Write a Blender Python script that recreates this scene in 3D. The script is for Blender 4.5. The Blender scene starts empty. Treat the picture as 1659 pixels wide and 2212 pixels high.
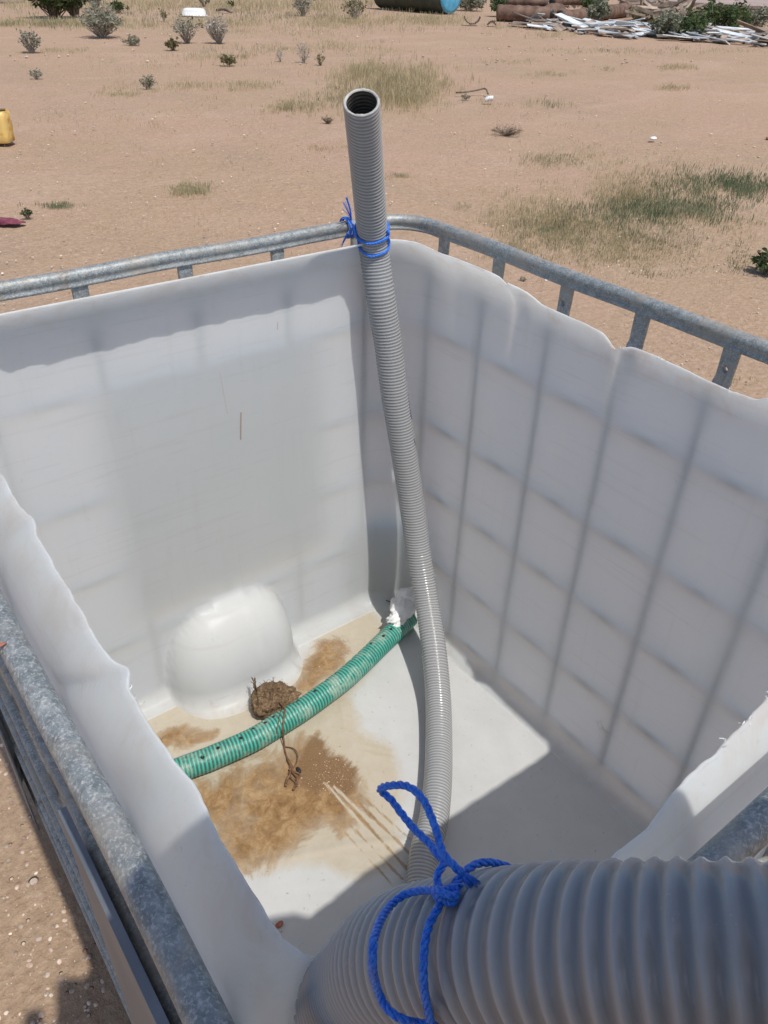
import bpy, math, random
import numpy as np
from mathutils import Vector, Matrix

# ------------------------------------------------------------------ camera, world, sun
CAM = np.array([1.04136941, 1.28278220, 1.57100098])
YAW, PITCH, ROLL, FPX = 4.04926483, 0.614277627, 0.0323526111, 1698.79036
PW, PH = 1659.0, 2212.0
_f = np.array([math.cos(PITCH) * math.cos(YAW), math.cos(PITCH) * math.sin(YAW), -math.sin(PITCH)])
_r = np.cross(_f, [0, 0, 1]); _r /= np.linalg.norm(_r)
_u = np.cross(_r, _f)
_c, _s = math.cos(ROLL), math.sin(ROLL)
AX = np.array([_c * _r + _s * _u, -_s * _r + _c * _u, _f])      # rows: right, up, forward

sc = bpy.context.scene
col = sc.collection
camd = bpy.data.cameras.new("camera")
camd.sensor_fit = 'VERTICAL'
camd.sensor_height = 24.0
camd.sensor_width = 18.0
camd.lens = FPX / PH * 24.0
camd.clip_start = 0.01
camd.clip_end = 2000.0
camd.dof.use_dof = False
cam = bpy.data.objects.new("camera", camd)
col.objects.link(cam)
mw = Matrix(((AX[0][0], AX[1][0], -AX[2][0], CAM[0]),
             (AX[0][1], AX[1][1], -AX[2][1], CAM[1]),
             (AX[0][2], AX[1][2], -AX[2][2], CAM[2]),
             (0, 0, 0, 1)))
cam.matrix_world = mw
sc.camera = cam

SUNV = Vector((-0.008, 0.535, 1.0)).normalized()                   # direction towards the sun
world = bpy.data.worlds.new("World")
sc.world = world
world.use_nodes = True
wn = world.node_tree
wn.nodes.clear()
sky = wn.nodes.new('ShaderNodeTexSky')
sky.sky_type = 'NISHITA'
sky.sun_disc = False
sky.sun_elevation = math.asin(SUNV.z)
sky.sun_rotation = math.atan2(SUNV.x, SUNV.y)
sky.altitude = 600
sky.dust_density = 2.5
sky.air_density = 1.0
bg = wn.nodes.new('ShaderNodeBackground')
bg.inputs['Strength'].default_value = 0.13
wo = wn.nodes.new('ShaderNodeOutputWorld')
wn.links.new(sky.outputs[0], bg.inputs[0])
wn.links.new(bg.outputs[0], wo.inputs[0])

sund = bpy.data.lights.new("sun", 'SUN')
sund.energy = 3.35
sund.angle = math.radians(0.6)
sund.color = (1.0, 0.965, 0.90)
suno = bpy.data.objects.new("sun", sund)
col.objects.link(suno)
suno.rotation_euler = (-SUNV).to_track_quat('-Z', 'Y').to_euler()

sc.view_settings.view_transform = 'Standard'
sc.view_settings.look = 'None'
sc.view_settings.gamma = 1.0
sc.view_settings.exposure = 0.13
sc.view_settings.use_curve_mapping = False
sc.render.engine = 'CYCLES'
sc.cycles.use_denoising = True
sc.cycles.max_bounces = 10
sc.cycles.diffuse_bounces = 6
sc.cycles.transmission_bounces = 8
sc.cycles.transparent_max_bounces = 8
sc.cycles.caustics_reflective = False
sc.cycles.caustics_refractive = False
sc.render.resolution_x = 768
sc.render.resolution_y = 1024

rng = np.random.default_rng(11)
random.seed(5)


# ------------------------------------------------------------------ measuring helpers (photo survey -> metres)
def ray(px, py):
    return AX.T @ np.array([(px - PW / 2) / FPX, -(py - PH / 2) / FPX, 1.0])


def hit(px, py, axis, val):
    d = ray(px, py)
    return CAM + d * ((val - CAM[axis]) / d[axis])


def dep(px, py, d):
    return CAM + d * ray(px, py)


def gnd(px, py):
    return hit(px, py, 2, 0.0)


# ------------------------------------------------------------------ mesh helpers
def mk(name, V, F, mat, parent=None, smooth=True, uv=None, attr=None, mats=None, midx=None):
    me = bpy.data.meshes.new(name)
    V = np.asarray(V, dtype=np.float64)
    if isinstance(F, np.ndarray) and F.ndim == 2:
        k = F.shape[1]
        me.vertices.add(len(V)); me.vertices.foreach_set('co', V.ravel())
        me.loops.add(F.size); me.loops.foreach_set('vertex_index', F.ravel().astype(np.int32))
        me.polygons.add(len(F))
        me.polygons.foreach_set('loop_start', np.arange(0, F.size, k, dtype=np.int32))
        me.polygons.foreach_set('loop_total', np.full(len(F), k, dtype=np.int32))
        me.update(calc_edges=True)
    else:
        me.from_pydata(V.tolist(), [], [list(map(int, f)) for f in F])
    me.validate()
    me.polygons.foreach_set('use_smooth', [smooth] * len(me.polygons))
    if attr:
        for an, vals in attr.items():
            vals = np.asarray(vals, dtype=np.float32)
            if vals.ndim == 1:
                a = me.attributes.new(an, 'FLOAT', 'POINT'); a.data.foreach_set('value', vals)
            else:
                a = me.attributes.new(an, 'FLOAT_VECTOR', 'POINT'); a.data.foreach_set('vector', vals.ravel())
    o = bpy.data.objects.new(name, me)
    if mats:
        for m in mats:
            me.materials.append(m)
        if midx is not None:
            me.polygons.foreach_set('material_index', np.asarray(midx, dtype=np.int32))
    else:
        me.materials.append(mat)
    if parent:
        o.parent = parent
    col.objects.link(o)
    me.update()
    return o


def tag(o, label=None, cat=None, group=None, kind=None):
    if label: o['label'] = label
    if cat: o['category'] = cat
    if group: o['group'] = group
    if kind: o['kind'] = kind
    return o


def empty(name, loc=(0, 0, 0), rz=0.0, label=None, cat=None, group=None):
    o = bpy.data.objects.new(name, None)
    o.location = loc
    o.rotation_euler = (0, 0, rz)
    o.empty_display_size = 0.05
    col.objects.link(o)
    tag(o, label, cat, group)
    return o


class MB:
    """collects pieces (boxes, tubes, grids) for one mesh"""
    def __init__(s):
        s.V = []; s.F = []; s.n = 0; s.m = []; s.A = []

    def add(s, V, F, mi=0, a=None):
        V = np.asarray(V, float)
        s.V.append(V)
        for f in F:
            s.F.append([int(i) + s.n for i in f]); s.m.append(mi)
        s.A.append(np.zeros(len(V)) if a is None else np.broadcast_to(np.asarray(a, float), (len(V),)))
        s.n += len(V)
        return s

    def box(s, c, size, R=None, mi=0, taper=1.0, a=None):
        hx, hy, hz = [k / 2 for k in size]
        P = np.array([[sx * hx * (taper if sz > 0 else 1), sy * hy * (taper if sz > 0 else 1), sz * hz]
                      for sz in (-1, 1) for sy in (-1, 1) for sx in (-1, 1)])
        if R is not None:
            P = P @ np.asarray(R).T
        P = P + np.asarray(c)
        return s.add(P, [(0, 2, 3, 1), (4, 5, 7, 6), (0, 1, 5, 4), (2, 6, 7, 3), (0, 4, 6, 2), (1, 3, 7, 5)], mi, a)

    def tube(s, pts, r, n=8, cap=True, mi=0, a=None):
        V, F, _ = tube(pts, r, n, cap)
        return s.add(V, F, mi, a)

    def build(s, name, mat, parent=None, smooth=True, mats=None):
        return mk(name, np.concatenate(s.V), s.F, mat, parent, smooth, mats=mats, midx=s.m if mats else None,
                  attr={'var': np.concatenate(s.A)})


def eul(rx, ry, rz):
    from mathutils import Euler
    return np.array(Euler((rx, ry, rz)).to_matrix())


def spline(pts, step):
    """Catmull-Rom through pts, resampled at equal arc length"""
    P = np.asarray(pts, float)
    P = np.vstack([2 * P[0] - P[1], P, 2 * P[-1] - P[-2]])
    out = []
    for i in range(1, len(P) - 2):
        p0, p1, p2, p3 = P[i - 1:i + 3]
        a0 = 0.0
        d1 = max(np.linalg.norm(p1 - p0), 1e-6) ** .5
        d2 = max(np.linalg.norm(p2 - p1), 1e-6) ** .5
        d3 = max(np.linalg.norm(p3 - p2), 1e-6) ** .5
        t0, t1, t2, t3 = 0, d1, d1 + d2, d1 + d2 + d3
        m = 24
        for k in range(m):
            t = t1 + (t2 - t1) * k / m
            A1 = (t1 - t) / (t1 - t0) * p0 + (t - t0) / (t1 - t0) * p1
            A2 = (t2 - t) / (t2 - t1) * p1 + (t - t1) / (t2 - t1) * p2
            A3 = (t3 - t) / (t3 - t2) * p2 + (t - t2) / (t3 - t2) * p3
            B1 = (t2 - t) / (t2 - t0) * A1 + (t - t0) / (t2 - t0) * A2
            B2 = (t3 - t) / (t3 - t1) * A2 + (t - t1) / (t3 - t1) * A3
            out.append((t2 - t) / (t2 - t1) * B1 + (t - t1) / (t2 - t1) * B2)
    out.append(P[-2])
    Q = np.array(out)
    L = np.concatenate([[0], np.cumsum(np.linalg.norm(np.diff(Q, axis=0), axis=1))])
    n = max(2, int(round(L[-1] / step)) + 1)
    t = np.linspace(0, L[-1], n)
    return np.stack([np.interp(t, L, Q[:, i]) for i in range(3)], 1), t


def frames(P):
    T = np.gradient(P, axis=0)
    T /= np.linalg.norm(T, axis=1)[:, None] + 1e-12
    N = np.zeros_like(P)
    ref = np.array([0, 0, 1.0]) if abs(T[0][2]) < .9 else np.array([1.0, 0, 0])
    n = ref - T[0] * (ref @ T[0]); n /= np.linalg.norm(n)
    N[0] = n
    for i in range(1, len(P)):
        n = n - T[i] * (n @ T[i]); n /= np.linalg.norm(n); N[i] = n
    return T, N, np.cross(T, N)


def tube(pts, r, n=8, cap=True):
    P = np.asarray(pts, float)
    T, N, B = frames(P)
    r = np.broadcast_to(np.asarray(r, float), (len(P),))
    th = np.linspace(0, 2 * math.pi, n, endpoint=False)
    ring = N[:, None, :] * np.cos(th)[None, :, None] + B[:, None, :] * np.sin(th)[None, :, None]
    V = (P[:, None, :] + ring * r[:, None, None]).reshape(-1, 3)
    F = []
    for i in range(len(P) - 1):
        for j in range(n):
            k = (j + 1) % n
            F.append((i * n + j, i * n + k, (i + 1) * n + k, (i + 1) * n + j))
    if cap:
        F.append(tuple(range(n - 1, -1, -1)))
        F.append(tuple((len(P) - 1) * n + j for j in range(n)))
    return V, F, (T, N, B)


def ribbed(P, s, R, amp, pitch, n=36, sharp=1.0, helical=True):
    """ribbed hose skin: returns V, F(np), attrs (phase, along)"""
    T, N, B = frames(P)
    th = np.linspace(0, 2 * math.pi, n, endpoint=False)
    ph = s[:, None] / pitch * 2 * math.pi + (th[None, :] if helical else 0)
    w = (0.5 + 0.5 * np.cos(ph)) ** sharp
    amp = np.broadcast_to(np.asarray(amp, float), (len(s),))[:, None]
    rr = R - amp + amp * w
    ring = N[:, None, :] * np.cos(th)[None, :, None] + B[:, None, :] * np.sin(th)[None, :, None]
    V = (P[:, None, :] + ring * rr[:, :, None]).reshape(-1, 3)
    m = len(P)
    i = np.arange(m - 1)[:, None]; j = np.arange(n)[None, :]; k = (j + 1) % n
    F = np.stack([(i * n + j), (i * n + k), ((i + 1) * n + k), ((i + 1) * n + j)], -1).reshape(-1, 4)
    sa = np.repeat(s, n)
    return V, F, w.ravel(), sa


# ------------------------------------------------------------------ material helpers
def material(name):
    m = bpy.data.materials.new(name)
    m.use_nodes = True
    nt = m.node_tree
    nt.nodes.clear()
    out = nt.nodes.new('ShaderNodeOutputMaterial')
    return m, nt, out


class NT:
    def __init__(s, nt):
        s.nt = nt

    def n(s, typ, **kw):
        nd = s.nt.nodes.new(typ)
        for k, v in kw.items():
            if hasattr(nd, k):
                setattr(nd, k, v)
        return nd

    def l(s, a, b):
        s.nt.links.new(a, b)

    def pos(s, scale=(1, 1, 1)):
        g = s.n('ShaderNodeNewGeometry')
        mp = s.n('ShaderNodeMapping')
        mp.inputs['Scale'].default_value = scale
        s.l(g.outputs['Position'], mp.inputs['Vector'])
        return mp.outputs[0]

    def obj(s, scale=(1, 1, 1)):
        g = s.n('ShaderNodeTexCoord')
        mp = s.n('ShaderNodeMapping')
        mp.inputs['Scale'].default_value = scale
        s.l(g.outputs['Object'], mp.inputs['Vector'])
        return mp.outputs[0]

    def noise(s, vec, scale, detail=4, rough=.55, dist=0.0, out='Fac'):
        t = s.n('ShaderNodeTexNoise')
        t.inputs['Scale'].default_value = scale
        t.inputs['Detail'].default_value = detail
        t.inputs['Roughness'].default_value = rough
        t.inputs['Distortion'].default_value = dist
        if vec is not None: s.l(vec, t.inputs['Vector'])
        return t.outputs[out]

    def vor(s, vec, scale, feature='F1', out='Distance', rand=1.0):
        t = s.n('ShaderNodeTexVoronoi')
        t.feature = feature
        t.inputs['Scale'].default_value = scale
        t.inputs['Randomness'].default_value = rand
        if vec is not None: s.l(vec, t.inputs['Vector'])
        return t.outputs[out]

    def ramp(s, fac, stops, interp='LINEAR'):
        r = s.n('ShaderNodeValToRGB')
        r.color_ramp.interpolation = interp
        while len(r.color_ramp.elements) < len(stops):
            r.color_ramp.elements.new(0.5)
        for e, (p, c) in zip(r.color_ramp.elements, stops):
            e.position = p
            e.color = (c, c, c, 1) if not isinstance(c, (tuple, list)) else (*c, 1)
        s.l(fac, r.inputs[0])
        return r.outputs[0]

    def math(s, op, a, b=None, clamp=False):
        m = s.n('ShaderNodeMath'); m.operation = op; m.use_clamp = clamp
        for i, x in enumerate((a, b)):
            if x is None: continue
            if isinstance(x, (int, float)): m.inputs[i].default_value = x
            else: s.l(x, m.inputs[i])
        return m.outputs[0]

    def mix(s, fac, a, b, blend='MIX'):
        m = s.n('ShaderNodeMix'); m.data_type = 'RGBA'; m.blend_type = blend
        for i, x in ((0, fac), (6, a), (7, b)):
            if isinstance(x, (int, float)): m.inputs[i].default_value = x if i == 0 else (x, x, x, 1)
            elif isinstance(x, (tuple, list)): m.inputs[i].default_value = (*x, 1)
            else: s.l(x, m.inputs[i])
        return m.outputs[2]

    def bump(s, h, strength=.5, dist=.01, nrm=None):
        b = s.n('ShaderNodeBump')
        b.inputs['Strength'].default_value = strength
        b.inputs['Distance'].default_value = dist
        s.l(h, b.inputs['Height'])
        if nrm is not None: s.l(nrm, b.inputs['Normal'])
        return b.outputs[0]

    def bsdf(s, color, rough=.6, metal=0.0, nrm=None, spec=.5, **kw):
        b = s.n('ShaderNodeBsdfPrincipled')
        for nm, x in (('Base Color', color), ('Roughness', rough), ('Metallic', metal), ('Specular IOR Level', spec)):
            if isinstance(x, (int, float)): b.inputs[nm].default_value = x
            elif isinstance(x, (tuple, list)): b.inputs[nm].default_value = (*x, 1)
            else: s.l(x, b.inputs[nm])
        if nrm is not None: s.l(nrm, b.inputs['Normal'])
        for k, v in kw.items():
            b.inputs[k].default_value = v
        return b

    def attr(s, name, out='Fac'):
        a = s.n('ShaderNodeAttribute'); a.attribute_name = name
        return a.outputs[out]


def simple(name, c1, c2, scale=20, rough=.7, metal=0.0, bump=.3, bdist=.004, detail=5, world=True, spec=.4, lo=.35, hi=.65, use_var=False):
    m, nt, out = material(name); t = NT(nt)
    v = t.pos() if world else t.obj()
    f = t.noise(v, scale, detail, .6)
    c = t.ramp(f, [(lo, c1), (hi, c2)])
    if use_var:
        va = t.attr('var')
        c = t.mix(1.0, c, t.ramp(va, [(0, .55), (1, 1.35)]), 'MULTIPLY')
    nr = t.bump(t.noise(v, scale * 3, 4, .6), bump, bdist)
    b = t.bsdf(c, rough, metal, nr, spec)
    t.l(b.outputs[0], out.inputs[0])
    return m


# ---- ground: pinkish sand with grit
def m_ground():
    m, nt, out = material('sandy_ground'); t = NT(nt)
    p = t.pos()
    big = t.noise(p, .35, 5, .55, .4)
    c = t.ramp(big, [(.30, (.312, .218, .140)), (.5, (.336, .229, .150)), (.68, (.354, .229, .162))])
    trk = t.noise(t.pos((1.0, .22, 1)), 1.1, 5, .6, 1.0)
    c = t.mix(t.ramp(trk, [(.50, 0.0), (.60, .7)]), c, (.29, .205, .145))
    pk = t.noise(t.pos((.35, .6, 1)), .8, 6, .65, .8)
    c = t.mix(t.ramp(pk, [(.48, 0.0), (.60, .6)]), c, (.40, .245, .185))
    crs = t.noise(t.pos((2.2, .9, 1)), 2.6, 6, .7, 1.5)
    c = t.mix(t.ramp(crs, [(.58, 0.0), (.68, .55)]), c, (.27, .195, .13))
    pal = t.noise(t.pos((.5, 1.1, 1)), .9, 5, .6, .5)
    c = t.mix(t.ramp(pal, [(.52, 0.0), (.66, .6)]), c, (.42, .30, .225))
    mid = t.noise(t.pos((1, 1, 1)), 2.3, 6, .62)
    c = t.mix(t.ramp(mid, [(.42, 0.0), (.70, .75)]), c, (.345, .235, .150))
    fine = t.noise(p, 38, 6, .7)
    c = t.mix(t.ramp(fine, [(.35, .0), (.8, .8)]), c, (.52, .375, .265))
    dk = t.noise(p, 80, 4, .7)
    c = t.mix(t.ramp(dk, [(.54, 0.0), (.70, .75)]), c, (.23, .145, .10))
    md = t.noise(p, 17, 6, .75)
    c = t.mix(t.ramp(md, [(.52, 0.0), (.68, .5)]), c, (.28, .19, .13))
    lt = t.noise(p, 24, 5, .75)
    c = t.mix(t.ramp(lt, [(.56, 0.0), (.70, .6)]), c, (.56, .43, .33))
    v1 = t.vor(p, 55)
    vc = t.vor(p, 55, out='Color')
    sp = t.n('ShaderNodeSeparateColor'); t.l(vc, sp.inputs[0])
    keep = t.math('GREATER_THAN', sp.outputs[0], .72)
    grit = t.math('MULTIPLY', t.ramp(v1, [(.16, 1.0), (.26, 0.0)]), keep)
    gc = t.ramp(sp.outputs[1], [(0, (.33, .16, .11)), (.35, (.60, .40, .30)), (.7, (.72, .58, .46)), (1, (.45, .36, .32))])
    c = t.mix(grit, c, gc)
    v2 = t.vor(p, 16)
    vc2 = t.vor(p, 16, out='Color')
    sp2 = t.n('ShaderNodeSeparateColor'); t.l(vc2, sp2.inputs[0])
    keep2 = t.math('GREATER_THAN', sp2.outputs[0], .86)
    grit2 = t.math('MULTIPLY', t.ramp(v2, [(.12, 1.0), (.17, 0.0)]), keep2)
    gc2 = t.ramp(sp2.outputs[1], [(0, (.34, .20, .15)), (.5, (.46, .34, .26)), (1, (.66, .58, .50))])
    c = t.mix(grit2, c, gc2)
    h = t.math('ADD', t.math('MULTIPLY', fine, .5), t.math('MULTIPLY', grit, .35))
    h = t.math('ADD', h, t.math('MULTIPLY', t.noise(p, 8, 5, .6), 1.2))
    h = t.math('ADD', h, t.math('MULTIPLY', grit2, .7))
    b = t.bsdf(c, .95, 0, t.bump(h, .9, .02), .15)
    t.l(b.outputs[0], out.inputs[0])
    return m


# ---- translucent white polyethylene
def m_plastic():
    m, nt, out = material('white_translucent_plastic'); t = NT(nt)
    p = t.pos()
    st = t.attr('stain', 'Vector')
    sx = t.n('ShaderNodeSeparateXYZ'); t.l(st, sx.inputs[0])
    base = t.ramp(t.noise(p, 6, 4, .6), [(.3, (.885, .93, .95)), (.7, (.905, .94, .955))])
    # scuffs and dirt over the plastic
    scr = t.noise(t.pos((3, 3, 30)), 6, 5, .7, .3)
    base = t.mix(t.ramp(scr, [(.62, 0.0), (.80, .12)]), base, (.70, .66, .60))
    pol = t.attr('rimdirt')
    rd = t.math('MULTIPLY', pol, t.ramp(t.noise(p, 22, 6, .7, .6), [(.46, 0.0), (.64, 1.0)]))
    base = t.mix(t.math('MULTIPLY', rd, .22), base, (.62, .38, .24))
    run = t.noise(t.pos((28, 28, 1.3)), 3.2, 5, .65, .2)
    base = t.mix(t.ramp(run, [(.56, 0.0), (.74, .16)]), base, (.74, .73, .70))
    wl = t.noise(t.pos((1.2, 1.2, 46)), 2.0, 3, .6, .15)
    base = t.mix(t.ramp(wl, [(.60, 0.0), (.635, .16), (.67, 0.0)]), base, (.66, .64, .58))
    scf = t.noise(p, 55, 5, .8, .4)
    base = t.mix(t.ramp(scf, [(.64, 0.0), (.72, .22)]), base, (.60, .58, .54))
    scr2 = t.noise(t.pos((4, 60, 60)), 5, 3, .6, .8)
    base = t.mix(t.ramp(scr2, [(.68, 0.0), (.71, .35), (.74, 0.0)]), base, (.62, .60, .56))
    gp_ = t.n('ShaderNodeNewGeometry'); sp_ = t.n('ShaderNodeSeparateXYZ'); t.l(gp_.outputs['Position'], sp_.inputs[0])
    onleft = t.math('LESS_THAN', sp_.outputs[1], .05)
    for (x0, z0, z1, sl, wd, k_) in ((.432, .775, .835, .10, .0022, .8), (.455, .84, .93, -.08, .0016, .2), (.335, .985, 1.0, .1, .0015, .5)):
        xx = t.math('ABSOLUTE', t.math('SUBTRACT', t.math('SUBTRACT', sp_.outputs[0], x0), t.math('MULTIPLY', t.math('SUBTRACT', sp_.outputs[2], z0), -sl)))
        mk_ = t.math('SUBTRACT', 1.0, t.math('DIVIDE', xx, wd), clamp=True)
        mk_ = t.math('MULTIPLY', t.math('MULTIPLY', mk_, onleft), t.math('MULTIPLY', t.math('GREATER_THAN', sp_.outputs[2], z0), t.math('LESS_THAN', sp_.outputs[2], z1)))
        base = t.mix(t.math('MULTIPLY', mk_, k_, clamp=True), base, (.50, .26, .10))
    base = t.mix(t.attr('thick'), base, t.ramp(t.noise(p, 11, 6, .65, .5), [(.35, (.445, .435, .415)), (.65, (.50, .495, .48))]))
    warp = t.noise(p, 9, 7, .72, 1.0)
    w2 = t.noise(p, 34, 7, .76, .5)
    # cream film
    cr = t.math('ADD', sx.outputs[0], t.math('MULTIPLY', t.math('SUBTRACT', warp, .5), 1.1))
    crm = t.ramp(cr, [(.34, 0.0), (.70, .9)])
    c = t.mix(crm, base, t.ramp(w2, [(.3, (.47, .40, .29)), (.7, (.53, .475, .38))]))
    # brown silt
    br = t.math('ADD', sx.outputs[1], t.math('ADD', t.math('MULTIPLY', t.math('SUBTRACT', warp, .5), 1.7), t.math('MULTIPLY', t.math('SUBTRACT', w2, .5), .6)))
    brm = t.ramp(br, [(.34, 0.0), (.46, .35), (.60, .70), (.90, 1.0)])
    c = t.mix(brm, c, t.ramp(w2, [(.32, (.16, .085, .035)), (.5, (.30, .18, .08)), (.68, (.46, .32, .17))]))
    # dark wet sand
    sd = t.math('ADD', sx.outputs[2], t.math('ADD', t.math('MULTIPLY', t.math('SUBTRACT', warp, .5), .9), t.math('MULTIPLY', t.math('SUBTRACT', w2, .5), .7)))
    sdm = t.ramp(sd, [(.38, 0.0), (.62, .9)])
    grain = t.noise(p, 260, 4, .8)
    c = t.mix(sdm, c, t.ramp(grain, [(.35, (.17, .095, .045)), (.55, (.225, .135, .065)), (.75, (.33, .21, .12))]))
    spk = t.noise(p, 120, 3, .7)
    spm = t.math('MULTIPLY', t.ramp(spk, [(.66, 0.0), (.74, .8)]), t.math('MULTIPLY', t.attr('thick'), 1.25))
    c = t.mix(spm, c, (.30, .20, .12))
    rough = t.math('SUBTRACT', .38, t.math('MULTIPLY', t.math('MAXIMUM', brm, sdm), .29))
    h = t.math('ADD', t.math('MULTIPLY', t.noise(p, 14, 3, .5), .8), t.math('MULTIPLY', t.math('MULTIPLY', grain, sdm), .8))
    h = t.math('ADD', h, t.math('MULTIPLY', t.noise(p, 600, 2, .5), .03))
    nr = t.bump(h, .35, .003)
    b = t.bsdf(c, rough, 0, nr, .45)
    tr = t.n('ShaderNodeBsdfTranslucent')
    t.l(t.mix(1.0, c, (1.0, .945, .905), 'MULTIPLY'), tr.inputs[0]); t.l(nr, tr.inputs['Normal'])
    ms = t.n('ShaderNodeMixShader')
    t.l(t.math('MULTIPLY', t.math('SUBTRACT', 1.0, t.attr('thick')), .66), ms.inputs[0])
    t.l(b.outputs[0], ms.inputs[1]); t.l(tr.outputs[0], ms.inputs[2])
    t.l(ms.outputs[0], out.inputs[0])
    return m


def m_galv():
    m, nt, out = material('galvanised_steel'); t = NT(nt)
    p = t.pos()
    f = t.noise(p, 95, 6, .7, .3)
    v = t.vor(p, 260, out='Color')
    sp = t.n('ShaderNodeSeparateColor'); t.l(v, sp.inputs[0])
    c = t.ramp(f, [(.36, (.15, .168, .172)), (.5, (.235, .255, .258)), (.62, (.35, .365, .36))])
    c = t.mix(t.math('MULTIPLY', sp.outputs[0], .25), c, (.25, .28, .30))
    sp3 = t.noise(p, 420, 4, .7)
    c = t.mix(t.ramp(sp3, [(.50, 0.0), (.64, .55)]), c, (.60, .60, .58))
    bl = t.noise(p, 13, 5, .6, .5)
    c = t.mix(t.ramp(bl, [(.48, 0.0), (.62, .65)]), c, (.33, .305, .265))
    ru = t.noise(p, 26, 6, .75, .8)
    c = t.mix(t.ramp(ru, [(.60, 0.0), (.68, .75)]), c, (.17, .13, .10))
    met = t.ramp(sp3, [(.5, .35), (.66, .1)])
    h = t.math('ADD', t.math('MULTIPLY', f, .7), t.math('MULTIPLY', sp3, .5))
    b = t.bsdf(c, .5, met, t.bump(h, .4, .002), .5)
    t.l(b.outputs[0], out.inputs[0])
    return m


def m_hose():
    m, nt, out = material('grey_ribbed_pvc'); t = NT(nt)
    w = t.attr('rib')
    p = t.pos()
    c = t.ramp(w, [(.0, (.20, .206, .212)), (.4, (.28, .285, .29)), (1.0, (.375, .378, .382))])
    d = t.noise(p, 30, 5, .65)
    c = t.mix(t.ramp(d, [(.5, 0.0), (.8, .35)]), c, (.27, .25, .23))
    b = t.bsdf(c, t.ramp(d, [(.3, .16), (.7, .28)]), 0, t.bump(t.noise(p, 160, 4, .6), .12, .002), .5)
    t.l(b.outputs[0], out.inputs[0])
    return m


def m_green():
    m, nt, out = material('green_striped_pvc'); t = NT(nt)
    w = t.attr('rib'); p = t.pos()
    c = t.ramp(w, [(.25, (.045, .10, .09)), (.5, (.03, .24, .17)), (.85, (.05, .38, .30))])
    wear = t.noise(p, 24, 6, .7, .4)
    c = t.mix(t.ramp(wear, [(.48, 0.0), (.66, .6)]), c, (.36, .42, .34))
    dk = t.noise(p, 55, 5, .7)
    c = t.mix(t.ramp(dk, [(.58, 0.0), (.72, .6)]), c, (.05, .10, .10))
    hol = t.attr('hole')
    c = t.mix(t.ramp(hol, [(.4, 0.0), (.6, 1.0)]), c, (.012, .014, .014))
    b = t.bsdf(c, .42, 0, t.bump(t.noise(p, 120, 4, .6), .25, .002), .45)
    t.l(b.outputs[0], out.inputs[0])
    return m


def m_rope():
    m, nt, out = material('blue_twisted_polyrope'); t = NT(nt)
    p = t.pos()
    c = t.ramp(t.noise(p, 900, 3, .6), [(.35, (.006, .085, .52)), (.65, (.03, .24, .85))])
    b = t.bsdf(c, .32, 0, t.bump(t.noise(p, 1500, 2, .5), .3, .0006), .5)
    t.l(b.outputs[0], out.inputs[0])
    return m


def m_leaf(name, c1, c2, trans=.3, scale=9):
    m, nt, out = material(name); t = NT(nt)
    p = t.pos()
    va = t.attr('var')
    c = t.mix(t.ramp(t.noise(p, scale, 3, .6), [(.35, 0.0), (.65, 1.0)]), c1, c2)
    c = t.mix(1.0, c, t.ramp(va, [(0, .55), (1, 1.45)]), 'MULTIPLY')
    d = t.bsdf(c, .75, 0, None, .2)
    tr = t.n('ShaderNodeBsdfTranslucent'); t.l(c, tr.inputs[0])
    ms = t.n('ShaderNodeMixShader'); ms.inputs[0].default_value = trans
    t.l(d.outputs[0], ms.inputs[1]); t.l(tr.outputs[0], ms.inputs[2]); t.l(ms.outputs[0], out.inputs[0])
    return m


M = {}
M['ground'] = m_ground()
M['plastic'] = m_plastic()
M['galv'] = m_galv()
M['hose'] = m_hose()
M['green'] = m_green()
M['rope'] = m_rope()
M['dark_steel'] = simple('dull_steel_plate', (.16, .18, .21), (.22, .24, .27), 12, .5, .5, .2, .002)
M['plate'] = simple('steel_label_plate', (.30, .33, .36), (.40, .42, .44), 10, .5, .4, .2, .002)
M['fibre'] = simple('brown_coir_fibre', (.10, .06, .03), (.30, .20, .12), 260, .9, 0, .8, .003, use_var=True)
M['string'] = simple('brown_wet_string', (.10, .05, .025), (.20, .11, .06), 300, .45, 0, .5, .001)
M['bagwhite'] = simple('white_plastic_film', (.66, .66, .64), (.80, .80, .80), 40, .35, 0, .3, .002)
M['black'] = simple('black_wire', (.010, .010, .010), (.02, .02, .02), 50, .5, 0, .1, .001)
M['stone'] = simple('gravel_stone', (.40, .27, .20), (.66, .56, .47), 60, .85, 0, .5, .003, use_var=True)
M['redstone'] = simple('red_stone', (.30, .10, .07), (.42, .17, .11), 120, .8, 0, .4, .001)
M['drygrass'] = m_leaf('dry_grass', (.40, .335, .19), (.54, .46, .29), .3, 2.5)
M['greengrass'] = m_leaf('green_grass', (.15, .185, .10), (.28, .285, .17), .3, 3.0)
M['leafdark'] = m_leaf('dark_green_leaf', (.055, .09, .035), (.11, .14, .055), .3)
M['leafgrey'] = m_leaf('grey_green_leaf', (.17, .18, .125), (.28, .275, .20), .25)
M['leafpale'] = m_leaf('pale_twig', (.33, .29, .25), (.46, .42, .37), .1)
M['leafolive'] = m_leaf('olive_leaf', (.14, .13, .06), (.23, .20, .10), .25)
M['bark'] = simple('grey_brown_bark', (.12, .085, .06), (.22, .17, .13), 30, .9, 0, .6, .004)
M['white_board'] = simple('flaking_white_board', (.40, .43, .44), (.66, .68, .69), 3, .6, 0, .4, .01, use_var=True)
M['timber'] = simple('weathered_timber', (.16, .115, .085), (.36, .29, .23), 3, .9, 0, .6, .01, use_var=True)
M['log'] = simple('rusty_brown_pipe', (.10, .055, .04), (.22, .14, .10), 4, .8, .1, .6, .01)
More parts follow.
